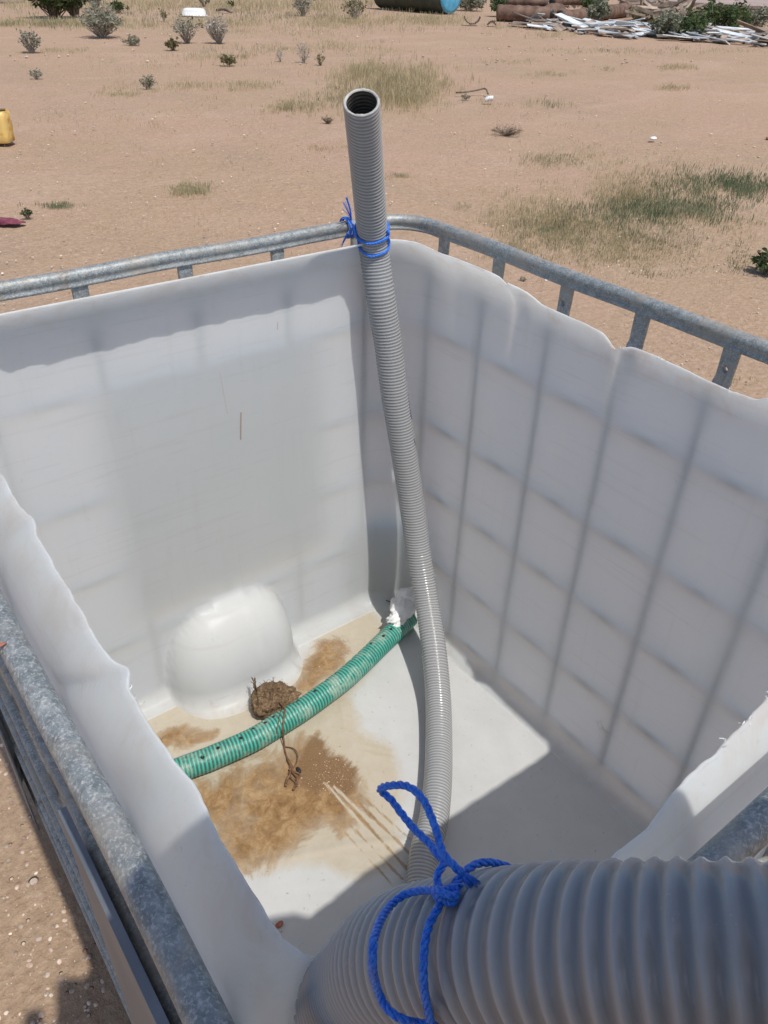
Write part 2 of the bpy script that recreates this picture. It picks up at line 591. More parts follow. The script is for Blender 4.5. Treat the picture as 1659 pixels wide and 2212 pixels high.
M['bluedrum'] = simple('chalky_blue_paint', (.07, .30, .48), (.12, .42, .60), 5, .6, 0, .3, .004)
M['darktank'] = simple('dark_green_tank_paint', (.035, .045, .03), (.07, .075, .05), 4, .7, .1, .4, .01)
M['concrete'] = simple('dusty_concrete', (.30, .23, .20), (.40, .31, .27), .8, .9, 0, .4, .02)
M['concreteside'] = simple('shade_tinted_concrete', (.16, .13, .11), (.26, .21, .18), 1.5, .9, 0, .4, .02)  # shade on the slab side, put into a darker concrete colour
M['yellow'] = simple('yellow_oily_plastic', (.60, .34, .03), (.72, .48, .07), 14, .35, 0, .3, .004)
M['cutbrown'] = simple('brown_grime', (.10, .06, .03), (.20, .13, .07), 40, .7, 0, .3, .003)
M['clearpl'] = simple('cloudy_plastic', (.50, .46, .38), (.64, .60, .52), 16, .3, 0, .2, .003)
M['maroon'] = simple('maroon_cloth', (.12, .025, .045), (.22, .06, .09), 20, .95, 0, .8, .01)
#SECTION-MATERIALS

# ------------------------------------------------------------------ ground sheet
def ground():
    xs = np.concatenate([-np.geomspace(1200, 6, 26), np.linspace(-5.5, 5.5, 60), np.geomspace(6, 1200, 20)])
    ys = xs.copy()
    X, Y = np.meshgrid(xs, ys, indexing='ij')
    d = np.hypot(X - .5, Y - .6)
    amp = np.clip((d - 1.5) / 6, 0, 1) * .02
    Z = amp * (np.sin(X * 1.3 + np.sin(Y * .7)) + np.sin(Y * 1.7 + 2 * np.sin(X * .45))) * .5 - amp
    V = np.stack([X, Y, Z], -1).reshape(-1, 3)
    n = len(ys)
    i = np.arange(len(xs) - 1)[:, None]; j = np.arange(n - 1)[None, :]
    F = np.stack([i * n + j, (i + 1) * n + j, (i + 1) * n + j + 1, i * n + j + 1], -1).reshape(-1, 4)
    o = mk('ground', V, F, M['ground'])
    tag(o, kind='structure')
ground()

# ------------------------------------------------------------------ the cut-open tank in its steel cage
X0, X1, Y0, Y1, RC = .030, .970, .030, 1.170, .11
Z0, RB = .180, .045
ZS, RS = 1.050, .090            # start and radius of the shoulder


def inset_top(z):
    k = np.clip((z - ZS) / RS, 0, .999)
    return RS - RS * np.sqrt(1 - k * k)


def edge_solve(px, py, axis, wall, sgn):
    zs = np.linspace(1.03, 1.139, 220)
    best = None
    for z in zs:
        P = hit(px, py, axis, wall + sgn * float(inset_top(z)))
        e = abs(P[2] - z)
        if best is None or e < best[0]:
            best = (e, P, z)
    P = best[1].copy(); P[2] = best[2]
    return P

tank = empty('water_tank', (.5, .6, 0), 0, 'white plastic tank with its top sawn off standing in a galvanised steel cage', 'tank')
tank_inv = Matrix.Translation((-.5, -.6, 0))


def under(o):
    """parent to the tank keeping world coordinates"""
    o.parent = tank
    o.matrix_parent_inverse = tank_inv
    return o


def perimeter(inset=0.0, step=.006, R=RC):
    x0, x1, y0, y1 = X0 + inset, X1 - inset, Y0 + inset, Y1 - inset
    r = max(R - inset, .02)
    P = []; N = []
    def line(a, b, n):
        a = np.array(a); b = np.array(b); m = int(np.linalg.norm(b - a) / step)
        for k in range(m): P.append(a + (b - a) * k / m); N.append(n)
    r1 = r
    def arc(c, a0, r=None):
        m = 26
        r = r or r1
        for k in range(m):
            a = a0 + math.pi / 2 * k / m
            P.append(np.array(c) + r * np.array([math.cos(a), math.sin(a)])); N.append((-math.cos(a), -math.sin(a)))
    line((x0 + r, y0), (x1 - r, y0), (0, 1)); arc((x1 - r, y0 + r), -math.pi / 2)
    line((x1, y0 + r), (x1, y1 - r), (-1, 0)); arc((x1 - r, y1 - r), 0)
    q = .05
    line((x1 - r, y1), (x0 + q, y1), (0, -1)); arc((x0 + q, y1 - q), math.pi / 2, q)
    line((x0, y1 - q), (x0, y0 + r), (1, 0)); arc((x0 + r, y0 + r), math.pi)
    return np.array(P), np.array(N, float)


def edge_heights(P):
    L = [(0, 655), (100, 640), (210, 625), (340, 612), (440, 592), (530, 568), (610, 537), (680, 515), (740, 500)]
    Rr = [(902, 514), (964, 537), (1010, 559), (1066, 583), (1082, 596), (1097, 614), (1104, 630), (1114, 640), (1168, 660), (1220, 683), (1271, 706),
          (1301, 721), (1315, 738), (1327, 757), (1335, 755), (1342, 751), (1363, 750), (1424, 775), (1526, 824), (1578, 847), (1629, 865), (1659, 862)]
    NL = [(0, 1008), (20, 1057), (39, 1101), (68, 1145), (107, 1194), (140, 1242), (175, 1325), (202, 1374), (246, 1439), (281, 1505),
          (298, 1503), (307, 1523), (338, 1584), (377, 1641), (421, 1724), (482, 1834), (526, 1913), (574, 1974), (627, 2049), (680, 2135), (702, 2176)]
    NR = [(1659, 1503), (1614, 1556), (1566, 1599), (1544, 1631), (1498, 1664), (1463, 1702), (1433, 1744), (1393, 1792), (1343, 1832), (1272, 1895)]
    pts = []
    nlp = np.array([edge_solve(q[0], q[1], 0, X1, -1) for q in NL])
    cf = np.polyfit(nlp[:, 1], nlp[:, 2], 2)
    for lst, ax, w, sg in ((L, 1, Y0, 1), (Rr, 0, X0, 1), (NL, 0, X1, -1), (NR, 1, Y1, -1)):
        for q in lst:
            P_ = edge_solve(q[0], q[1], ax, w, sg)
            if lst is NL: P_[2] = .12 * P_[2] + .88 * np.polyval(cf, P_[1])
            pts.append(P_)
    pts = np.array(pts)
    seg = np.linalg.norm(np.roll(P, -1, 0) - P, axis=1)
    s = np.concatenate([[0], np.cumsum(seg)[:-1]]); tot = seg.sum()
    # nearest perimeter sample of each surveyed point
    sp = []; hp = []
    for q in pts:
        k = np.argmin(np.hypot(P[:, 0] - q[0], P[:, 1] - q[1]))
        sp.append(s[k]); hp.append(q[2])
    sp = np.array(sp); hp = np.array(hp)
    # neutral heights where the photo does not show the edge
    for q in ((.96, .2), (.93, .06), (.93, 1.14), (.8, 1.17), (.10, 1.17), (.05, 1.12), (.03, 1.0)):
        k = np.argmin(np.hypot(P[:, 0] - q[0], P[:, 1] - q[1])); sp = np.append(sp, s[k]); hp = np.append(hp, 1.11)
    o = np.argsort(sp); sp = sp[o]; hp = hp[o]
    h = np.interp(s, np.concatenate([[sp[-1] - tot], sp, [sp[0] + tot]]), np.concatenate([[hp[-1]], hp, [hp[0]]]))
    k = np.array([.2, .6, .2])
    h = np.convolve(np.concatenate([h[-1:], h, h[:1]]), k, 'valid')
    h += .0006 * np.sin(s * 95) * np.sin(s * 31 + 1)
    h += np.random.default_rng(6).normal(0, .00022, len(h))
    return h, s


def sstep(a, b, x):
    t = np.clip((x - a) / (b - a), 0, 1)
    return t * t * (3 - 2 * t)


def poly_sd(P, poly):
    """signed distance (negative inside) of points P (n,2) to polygon"""
    poly = np.asarray(poly)
    d = np.full(len(P), 1e9); ins = np.zeros(len(P), bool)
    for i in range(len(poly)):
        a = poly[i]; b = poly[(i + 1) % len(poly)]
        e = b - a; w = P - a
        t = np.clip((w @ e) / (e @ e + 1e-12), 0, 1)
        d = np.minimum(d, np.hypot(*(w - t[:, None] * e).T))
        c = ((a[1] > P[:, 1]) != (b[1] > P[:, 1])) & (P[:, 0] < (b[0] - a[0]) * (P[:, 1] - a[1]) / (b[1] - a[1] + 1e-12) + a[0])
        ins ^= c
    return np.where(ins, -d, d)


def seg_d(P, a, b):
    e = b - a; w = P - a
    t = np.clip((w @ e) / (e @ e), 0, 1)
    return np.hypot(*(w - t[:, None] * e).T)


def container():
    P, N = perimeter()
    h, s = edge_heights(P)
    nu = len(P)
    tt = np.concatenate([np.linspace(0, .06, 9)[:-1], np.linspace(.06, .86, 84)[:-1], np.linspace(.86, 1, 30)])
    nz = len(tt)
    G = np.zeros((nz, nu, 3)); rim = np.zeros((nz, nu))
    groove_y = [(.365, .016, .010), (.595, .014, .012), (.895, .02, .012), (.20, .03, .004)]
    for i, t in enumerate(tt):
        z = Z0 + (h - Z0) * t
        kb = np.clip((Z0 + RB - z) / RB, 0, 1)
        ins = inset_top(z) + (RB - RB * np.sqrt(np.clip(1 - kb * kb, 0, 1)))
        x, y = P[:, 0], P[:, 1]
        left = (N[:, 1] > .5) * 1.0
        # valve recess pushed into the tank at the foot of the left wall
        u_ = np.where(x < .495, (x - .495) / .140, (x - .495) / .168)
        w_ = np.clip((z - .225) / .170, 0, 1)
        q_ = np.clip(1 - np.abs(u_) ** 3.2 - w_ ** 2.0, 0, 1)
        ins = ins + left * .102 * q_ ** .52 * (1 + .03 * np.exp(-((x - .47) / .010) ** 2))
        # moulded ribs of the shoulder
        right = (N[:, 0] > .5) * 1.0
        for gy, gw, ga in groove_y:
            ins = ins + right * ga * np.exp(-((y - gy) / gw) ** 2) * sstep(.93, 1.08, z)
        nl = (N[:, 0] < -.5) * 1.0
        for gy, gw, ga in ((.56, .02, .006), (.80, .012, .008), (.93, .03, .004), (.30, .02, .006)):
            ins = ins + nl * ga * np.exp(-((y - gy - (z - 1.09) * 1.2) / gw) ** 2) * sstep(1.02, 1.09, z)
        # gentle quilting between the cage bars
        ins = ins + .0010 * np.sin(s * 5.3 + 1) * np.sin((z - .2) * 9) * sstep(.2, .35, z) * (1 - sstep(.95, 1.05, z))
        G[i, :, 0] = x + N[:, 0] * ins
        G[i, :, 1] = y + N[:, 1] * ins
        G[i, :, 2] = z
        rim[i] = np.clip((t - .93) / .07, 0, 1) + (1 - sstep(.0, .05, t)) * .5
    # outer skin: along the surface normal
    du = np.roll(G, -1, 1) - np.roll(G, 1, 1)
    dz = np.gradient(G, axis=0)
    nn = np.cross(du, dz); nn /= np.linalg.norm(nn, axis=2)[:, :, None]
    if (nn[nz // 2, 5, 1]) > 0: nn = -nn
    th = .0032
    O = G + nn * th
    ridge = (G[-1] + O[-1]) / 2 + np.cross(du[-1], nn[-1]) / np.linalg.norm(np.cross(du[-1], nn[-1]), axis=1)[:, None] * 0
    ridge[:, 2] += .0012
    V = np.concatenate([G.reshape(-1, 3), ridge, O[::-1].reshape(-1, 3)])
    R_ = np.concatenate([rim.ravel(), np.ones(nu), rim[::-1].ravel() * .6])
    rows = nz * 2 + 1
    i = np.arange(rows - 1)[:, None]; j = np.arange(nu)[None, :]; k = (j + 1) % nu
    F = np.stack([i * nu + j, i * nu + k, (i + 1) * nu + k, (i + 1) * nu + j], -1).reshape(-1, 4)
    # floor
    g = .0040
    xs = np.arange(X0 + .036, X1 - .036 + g, g); ys = np.arange(Y0 + .036, Y1 - .036 + g, g)
    FX, FY = np.meshgrid(xs, ys, indexing='ij')
    Q = np.stack([FX.ravel(), FY.ravel()], 1)
    D = lambda lst: np.array([hit(a, b, 2, Z0)[:2] for a, b in lst])
    # raised moulding lines of the tank bottom
    rel = np.zeros(len(Q))
    for lst, w_, a_ in (([(745, 1516), (760, 1580), (790, 1612), (850, 1625)], .004, .0016), ([(735, 1518), (748, 1590), (785, 1625), (850, 1640)], .004, .0016),
                        ([(540, 1872), (640, 1850), (760, 1825), (880, 1815)], .008, .002)):
        pl = D(lst)
        for a, b in zip(pl[:-1], pl[1:]):
            rel = np.maximum(rel, a_ * np.exp(-(seg_d(Q, a, b) / w_) ** 2))
    FZ = Z0 + .0012 + rel
    cream = [(290, 1540), (380, 1500), (480, 1500), (600, 1480), (650, 1440), (700, 1350), (800, 1310), (838, 1360), (800, 1450), (760, 1500),
             (775, 1575), (850, 1620), (868, 1700), (872, 1860), (780, 1900), (700, 1880), (560, 1890), (440, 1850), (330, 1700)]
    brown = [(460, 1830), (400, 1740), (430, 1690), (520, 1650), (600, 1632), (650, 1590), (680, 1590), (720, 1650), (770, 1680), (790, 1730), (760, 1780), (730, 1800),
             (700, 1780), (670, 1800), (640, 1850), (560, 1872), (500, 1880)]
    brown2 = [(632, 1490), (660, 1440), (695, 1385), (740, 1370), (770, 1400), (740, 1440), (700, 1470), (670, 1500)]
    brown3 = [(325, 1590), (400, 1565), (470, 1580), (455, 1600), (390, 1615), (330, 1612)]
    sand = [(640, 1650), (668, 1592), (690, 1590), (712, 1632), (735, 1645), (765, 1660), (770, 1700), (745, 1728), (715, 1700), (690, 1712), (650, 1700)]
    c = np.clip(.5 - poly_sd(Q, D(cream)) / .07, 0, 1)
    b = np.clip(.5 - poly_sd(Q, D(brown)) / .10, 0, .92)
    b = np.maximum(b, np.clip(.5 - poly_sd(Q, D(brown2)) / .07, 0, .8))
    b = np.maximum(b, np.clip(.5 - poly_sd(Q, D(brown3)) / .05, 0, .72))
    sa = np.clip(.5 - poly_sd(Q, D(sand)) / .06, 0, .95)
    for (p0, p1, w_, k_) in (((712, 1700), (905, 1905), .0045, .85), ((730, 1690), (910, 1870), .0045, .8), ((745, 1730), (860, 1860), .006, .8), ((770, 1710), (915, 1840), .004, .65), ((690, 1740), (860, 1925), .004, .6),
                             ((695, 1720), (870, 1900), .004, .6), ((760, 1700), (905, 1830), .003, .55), ((720, 1712), (800, 1800), .004, .8)):
        d = seg_d(Q, *D([p0, p1])); b = np.maximum(b, k_ * np.exp(-(d / w_) ** 2))
    for (p0, p1, w_) in (((700, 1690), (870, 1878), .003), ((722, 1700), (870, 1845), .003)):
        d = seg_d(Q, *D([p0, p1])); m_ = 1 - .95 * np.exp(-(d / w_) ** 2); b *= m_; sa *= m_
    d = poly_sd(Q, D([(600, 1450), (650, 1440), (690, 1470), (650, 1500)]))
    fv = np.stack([Q[:, 0], Q[:, 1], FZ], 1)
    nb = len(V); ny = len(ys)
    i = np.arange(len(xs) - 1)[:, None]; j = np.arange(ny - 1)[None, :]
    FF = np.stack([i * ny + j, (i + 1) * ny + j, (i + 1) * ny + j + 1, i * ny + j + 1], -1).reshape(-1, 4) + nb
    wallst = np.zeros((len(V), 3))
    low = V[:, 2] < Z0 + .03
    wallst[low, 0] = np.where((V[low, 0] > .2) & (V[low, 1] < .3), .30, 0)
    st = np.concatenate([wallst, np.stack([c, b, sa], 1)])
    rm = np.concatenate([R_, np.zeros(len(fv))])
    thick = np.concatenate([np.zeros(len(V)), np.full(len(fv), .8)])
    o = mk('plastic_container', np.concatenate([V, fv]), np.concatenate([F, FF]), M['plastic'], attr={'stain': st, 'rimdirt': rm, 'thick': thick})
    under(o)
    return P, h, N
PER, PERH, PERN = container()


def round_rect(x0, x1, y0, y1, r, z, n_arc=14, step=.03):
    P = []
    def line(a, b):
        a = np.array(a); b = np.array(b); m = max(1, int(np.linalg.norm(b - a) / step))
        for k in range(m): P.append(a + (b - a) * k / m)
    def arc(cx, cy, a0):
        for k in range(n_arc):
            a = a0 + math.pi / 2 * k / n_arc; P.append(np.array([cx + r * math.cos(a), cy + r * math.sin(a)]))
    line((x0 + r, y0), (x1 - r, y0)); arc(x1 - r, y0 + r, -math.pi / 2)
    line((x1, y0 + r), (x1, y1 - r)); arc(x1 - r, y1 - r, 0)
    line((x1 - r, y1), (x0 + r, y1)); arc(x0 + r, y1 - r, math.pi / 2)
    line((x0, y1 - r), (x0, y0 + r)); arc(x0 + r, y0 + r, math.pi)
    P = np.array(P)
    return np.column_stack([P, np.full(len(P), z)])


def closed_profile(P, prof):
    """sweep a profile (list of (outward, up)) along the closed horizontal path P"""
    T = np.roll(P, -1, 0) - np.roll(P, 1, 0); T /= np.linalg.norm(T, axis=1)[:, None]
    Nn = np.stack([T[:, 1], -T[:, 0], np.zeros(len(P))], 1)       # outward for a ccw path
    prof = np.array(prof); m = len(prof)
    V = (P[:, None, :] + Nn[:, None, :] * prof[None, :, 0, None] + np.array([0, 0, 1.0]) * prof[None, :, 1, None]).reshape(-1, 3)
    n = len(P); F = []
    for i in range(n):
        a = i * m; b = ((i + 1) % n) * m
        for j in range(m):
            k = (j + 1) % m
            F.append((a + j, b + j, b + k, a + k))
    return V, F


def top_rail():
    P = round_rect(0, 1.0, 0, 1.2, .085, 1.140, step=.012)
    # slight dents of a used cage
    s = np.arange(len(P))
    P[:, 2] += .0012 * np.sin(s * .21) * np.sin(s * .043)
    P[:, 0] -= np.where(P[:, 0] > .99, .0025 * np.exp(-((P[:, 1] - 1.0) / .12) ** 2), 0)
    prof = []
    for k in range(15):
        a = math.radians(-38 + 256 * k / 14)
        prof.append((.0104 * math.cos(a), .004 + .0104 * math.sin(a)))
    prof += [(-.0068, -.0065), (-.0090, -.0088), (-.0090, -.0125), (-.0060, -.0140), (0, -.0116), (.0060, -.0140), (.0090, -.0125), (.0090, -.0088), (.0068, -.0065)]
    V, F = closed_profile(P, prof)
    o = mk('top_rail', V, F, M['galv']); under(o)
top_rail()

XB = [.13, .31, .494, .677, .86]
YB = [.114, .268, .434, .590, .748, .906, 1.064]
ZB = [.947, .736, .563, .378, .215]


def upright(hole):
    """one cage upright, local: x along the wall, y inwards, origin on the rail line at the ground"""
    # (z, half width, half depth, y offset, squareness)
    sec = [(.15, .0056, .0056, .0203, 0), (1.000, .0056, .0056, .0203, 0), (1.045, .0095, .0075, .013, .2), (1.066, .0125, .0062, .008, .7),
           (1.074, .0145, .0050, .004, .9), (1.082, .0125, .0046, .002, 1), (1.100, .0130, .0050, .001, 1), (1.136, .0135, .0052, .000, 1)]
    zs = np.concatenate([np.linspace(.15, 1.0, 16)[:-1], np.linspace(1.0, 1.136, 26)])
    n = 20
    V = []
    for z in zs:
        w, d, yo, q = [np.interp(z, [a[0] for a in sec], [a[i] for a in sec]) for i in (1, 2, 3, 4)]
        for k in range(n):
            a = 2 * math.pi * k / n
            cx, cy = math.cos(a), math.sin(a)
            e = 1 - .55 * q
            x = math.copysign(abs(cx) ** e, cx) * w
            y = math.copysign(abs(cy) ** e, cy) * d
            if q > .6:                                              # pressed flutes of the flattened head
                y -= math.copysign(1, cy) * .0016 * (math.exp(-((abs(x) - .0052) / .0016) ** 2))
            V.append((x, y + yo, z))
    F = []
    for i in range(len(zs) - 1):
        for k in range(n):
            j = (k + 1) % n
            F.append((i * n + k, i * n + j, (i + 1) * n + j, (i + 1) * n + k))
    F.append(tuple(range(n - 1, -1, -1))); F.append(tuple((len(zs) - 1) * n + k for k in range(n)))
    me = bpy.data.meshes.new('vertical_bar'); me.from_pydata(V, [], F); me.materials.append(M['galv'])
    me.polygons.foreach_set('use_smooth', [True] * len(me.polygons)); me.update()
    if hole:
        c = [(.0045 * math.cos(k * math.pi / 8), y, 1.096 + .0045 * math.sin(k * math.pi / 8)) for y in (-.03, .03) for k in range(16)]
        cf = [tuple(range(16)), tuple(range(31, 15, -1))] + [(k, k + 16, (k + 1) % 16 + 16, (k + 1) % 16) for k in range(16)]
        cm = bpy.data.meshes.new('cutter'); cm.from_pydata(c, [], cf)
        co = bpy.data.objects.new('cutter', cm); col.objects.link(co)
        bo = bpy.data.objects.new('barwork', me); col.objects.link(bo)
        md = bo.modifiers.new('b', 'BOOLEAN'); md.operation = 'DIFFERENCE'; md.object = co; md.solver = 'EXACT'
        dg = bpy.context.evaluated_depsgraph_get(); dg.update()
        me = bpy.data.meshes.new_from_object(bo.evaluated_get(dg)); me.name = 'vertical_bar'
        bpy.data.objects.remove(bo); bpy.data.objects.remove(co)
    return me

bar_plain, bar_hole = upright(False), upright(True)


def put_bar(x, y, rz, hole=False):
    o = bpy.data.objects.new('vertical_bar', bar_hole if hole else bar_plain)
    col.objects.link(o)
    o.parent = tank
    o.location = (x - .5, y - .6, 0); o.rotation_euler = (0, 0, rz)
for x in XB:
    put_bar(x, 0, 0); put_bar(x, 1.2, math.pi)
for k, y in enumerate(YB):
    put_bar(0, y, -math.pi / 2, hole=(k in (2, 4, 6))); put_bar(1.0, y, math.pi / 2)


def h_bar(z):
    P = round_rect(0, 1.0, 0, 1.2, .085, z, step=.006)
    T = np.roll(P, -1, 0) - np.roll(P, 1, 0); T /= np.linalg.norm(T, axis=1)[:, None]
    out = np.stack([T[:, 1], -T[:, 0], 0 * T[:, 0]], 1)
    off = np.full(len(P), -.0175)                                    # against the container between the uprights
    for i, p in enumerate(P):
        if abs(p[1]) < .002 or abs(p[1] - 1.2) < .002:
            d = min(abs(p[0] - x) for x in XB)
        elif abs(p[0]) < .002 or abs(p[0] - 1.0) < .002:
            d = min(abs(p[1] - y) for y in YB)
            if p[0] > .9: d = 0.0
        else:
            d = 0.0
        off[i] = .0015 - .0205 * float(sstep(.010, .078, d)) - (.006 if p[0] > .99 else 0)
    P = P + out * off[:, None]
    prof = [(.0066 * math.cos(a), .0066 * math.sin(a)) for a in np.linspace(0, 2 * math.pi, 12, endpoint=False)]
    V, F = closed_profile(P, prof)
    under(mk('horizontal_bar', V, F, M['galv']))
for z in ZB: h_bar(z)

# steel label plate outside the left wall, guards at the four corners, sheet plate on the near side
b = MB()
b.box(((.235 + .705) / 2, .0185 - .0275, .69), (.47, .002, .52))
under(b.build('label_plate', M['plate'], smooth=False))
b = MB()
b.box((1.0112, .975, .80), (.0016, .29, .40)); b.box((1.0085, .975, 1.0008), (.0070, .29, .0016))
under(b.build('side_plate', M['dark_steel'], smooth=False))


def guard(cx, cy, sx, sy):
    pts = []
    L, r = .160, .085
    pts.append((cx + sx * (r + L - .06), cy))
    for k in range(9):
        a = math.pi / 2 * k / 8
        pts.append((cx + sx * (r - r * math.sin(a)), cy + sy * (r - r * math.cos(a))))
    pts.append((cx, cy + sy * (r + L - .06)))
    V = []; F = []
    for (x, y) in pts:
        for z in (.15, .435):
            V.append((x, y, z)); 
    n = len(pts)
    for (x, y) in pts:
        for z in (.15, .435):
            dx, dy = cx + sx * .12 - x, cy + sy * .12 - y
            l = math.hypot(dx, dy); V.append((x - dx / l * .003, y - dy / l * .003, z))
    for i in range(n - 1):
        a = 2 * i
        F += [(a, a + 1, a + 3, a + 2), (2 * n + a, 2 * n + a + 2, 2 * n + a + 3, 2 * n + a + 1), (a + 1, 2 * n + a + 1, 2 * n + a + 3, a + 3), (a, a + 2, 2 * n + a + 2, 2 * n + a)]
    F += [(0, 2 * n, 2 * n + 1, 1), (2 * n - 2, 2 * n - 1, 4 * n - 1, 4 * n - 2)]
    under(mk('corner_guard', V, F, M['dark_steel'], smooth=False))
for cx, cy, sx, sy in ((.0, .0, 1, 1), (1.0, .0, -1, 1), (0, 1.2, 1, -1), (1.0, 1.2, -1, -1)):
    guard(cx - sx * .010, cy - sy * .010, sx, sy)

b = MB()
b.box((.989, .60, .146), (.016, 1.19, .028)); b.box((.008, .60, .146), (.016, 1.19, .028))
b.box((.4985, .004, .146), (.964, .016, .028)); b.box((.4985, 1.196, .146), (.964, .016, .028))
b.box((.4985, .6, .1515), (.964, 1.16, .010))
under(b.build('pallet_deck', M['galv'], smooth=False))
for x in (.07, .5, .93):
    for y in (.09, .6, 1.11):
        q = MB(); q.box((x, y, .0665), (.13, .15, .131), taper=.82); under(q.build('pallet_foot', M['dark_steel'], smooth=False))
for x in (.07, .5, .93):
    q = MB(); q.box((x, .6, .0085), (.12, 1.19, .012)); under(q.build('pallet_runner', M['galv'], smooth=False))

# ------------------------------------------------------------------ grey ribbed hose
HR = .0290
def yfix(px, py, y): return hit(px, py, 1, y)
hp = [dep(781, 222, 1.215), dep(790, 330, 1.310), dep(799, 440, 1.405), dep(808, 540, 1.490), yfix(822, 640, .088), yfix(838, 740, .097), yfix(852, 850, .110), yfix(868, 950, .126),
      yfix(888, 1080, .152), yfix(905, 1200, .192), yfix(922, 1300, .250), yfix(937, 1400, .333), hit(946, 1500, 2, .228), hit(948, 1600, 2, .212),
      hit(945, 1700, 2, .211), hit(935, 1780, 2, .211), hit(916, 1850, 2, .211), np.array([.56, .80, .212]), np.array([.68, .91, .245]), np.array([.80, .985, .36]),
      np.array([.865, 1.02, .56]), np.array([.897, 1.045, .78]), np.array([.912, 1.065, .96]),
      dep(716, 2200, .478), dep(790, 2130, .405), dep(880, 2078, .335), dep(1000, 2067, .300), dep(1200, 2062, .266), dep(1500, 2070, .243), dep(1750, 2082, .234), dep(2050, 2100, .232)]
e0 = hp[-1]
hp += [np.array(q) for q in ((.70, 1.345, 1.315), (.52, 1.42, 1.10), (.42, 1.50, .62), (.37, 1.60, .20), (.30, 1.84, .034), (.10, 2.6, .032))]
HOSE_P, HOSE_S = spline(hp, .0009)
PITCH_H = .0069


def hose():
    amp_ = np.interp(HOSE_S, [0, 1.6, 2.6], [.0010, .0010, .0016])
    V, F, w, sa = ribbed(HOSE_P, HOSE_S, HR, amp_, PITCH_H, 44, 1.5)
    root = empty('grey_hose', tuple(HOSE_P[0]), 0, 'thick grey ribbed hose running from the far tank corner down over the near edge', 'hose')
    inv = Matrix.Translation(-Vector(HOSE_P[0]))
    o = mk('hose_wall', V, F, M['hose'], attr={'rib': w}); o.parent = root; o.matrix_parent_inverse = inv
    # bore of the open end and its sawn lip
    n = 44; m = 230
    P = HOSE_P[:m]; s = HOSE_S[:m]
    V2, F2, w2, _ = ribbed(P, s + .003, HR - .0042, .0012, PITCH_H, n, 1.0)
    o2 = mk('hose_bore', V2, F2[:, ::-1], M['bore'], attr={'var': w2}); o2.parent = root; o2.matrix_parent_inverse = inv
    T, N, B = frames(HOSE_P[:4])
    VV = []; FF = []
    rads = [HR - .0006, HR - .0008, HR - .0024, HR - .0044, HR - .0052]
    hh = [.0, .0012, .0020, .0013, -.0005]
    rs = np.random.default_rng(3)
    for k in range(len(rads)):
        for j in range(n):
            a = 2 * math.pi * j / n
            jag = rs.normal(0, .0004) if k in (1, 2, 3) else 0
            VV.append(HOSE_P[0] - T[0] * (hh[k] + jag) + (N[0] * math.cos(a) + B[0] * math.sin(a)) * rads[k])
    for k in range(len(rads) - 1):
        for j in range(n):
            q = (j + 1) % n
            FF.append((k * n + j, k * n + q, (k + 1) * n + q, (k + 1) * n + j))
    o3 = mk('cut_lip', VV, FF, M['hose_lip'], attr={'rib': np.ones(len(VV))}); o3.parent = root; o3.matrix_parent_inverse = inv
M['bore'] = simple('dark_hose_bore', (.06, .055, .045), (.10, .09, .075), 60, .6, 0, .3, .001, use_var=True)  # bore darker and browner than the outer wall
M['hose_lip'] = simple('pale_cut_pvc', (.30, .30, .29), (.50, .49, .45), 60, .6, 0, .4, .001)
hose()


def rope_strands(mb, pts, r, pitch=None, step=None, fray=0):
    """three-strand twisted rope along pts"""
    step = step or r * .7
    pitch = pitch or r * 7
    P, s = spline(pts, step)
    T, N, B = frames(P)
    for k in range(3):
        a = s / pitch * 2 * math.pi + k * 2 * math.pi / 3
        Q = P + (N * np.cos(a)[:, None] + B * np.sin(a)[:, None]) * (r * .50)
        mb.tube(Q, r * .56, 7)
    if fray:
        d = T[-1]
        for k in range(fray):
            o = rng.normal(0, 1, 3); o -= d * (o @ d); o /= np.linalg.norm(o)
            e = P[-1] + d * r * rng.uniform(2.5, 5) + o * r * rng.uniform(.3, 1.8)
            mid = (P[-1] + e) / 2 + o * r * .3
            mb.tube([P[-1] - d * r, P[-1] + o * r * .5, mid, e], r * .12, 4)


def on_hose(px, py, lift, lo, hi):
    """point on the camera side of the hose skin seen at that place"""
    d = ray(px, py); d = d / np.linalg.norm(d)
    seg = HOSE_P[lo:hi]
    w = seg - CAM
    t = w @ d
    q = w - t[:, None] * d
    dist = np.linalg.norm(q, axis=1)
    k = int(np.argmin(dist))
    r = HR + lift
    if dist[k] < r:
        ax = HOSE_P[min(lo + k + 5, len(HOSE_P) - 1)] - HOSE_P[max(lo + k - 5, 0)]; ax /= np.linalg.norm(ax)
        # intersect the ray with the local cylinder
        m = CAM - seg[k]
        dp = d - ax * (d @ ax); mp = m - ax * (m @ ax)
        A = dp @ dp; Bq = 2 * dp @ mp; C = mp @ mp - r * r
        disc = Bq * Bq - 4 * A * C
        if disc > 0:
            return CAM + d * ((-Bq - math.sqrt(disc)) / (2 * A)), lo + k
    # silhouette: push onto the skin
    p = CAM + d * t[k]; v = p - seg[k]; v /= np.linalg.norm(v)
    return seg[k] + v * r, lo + k


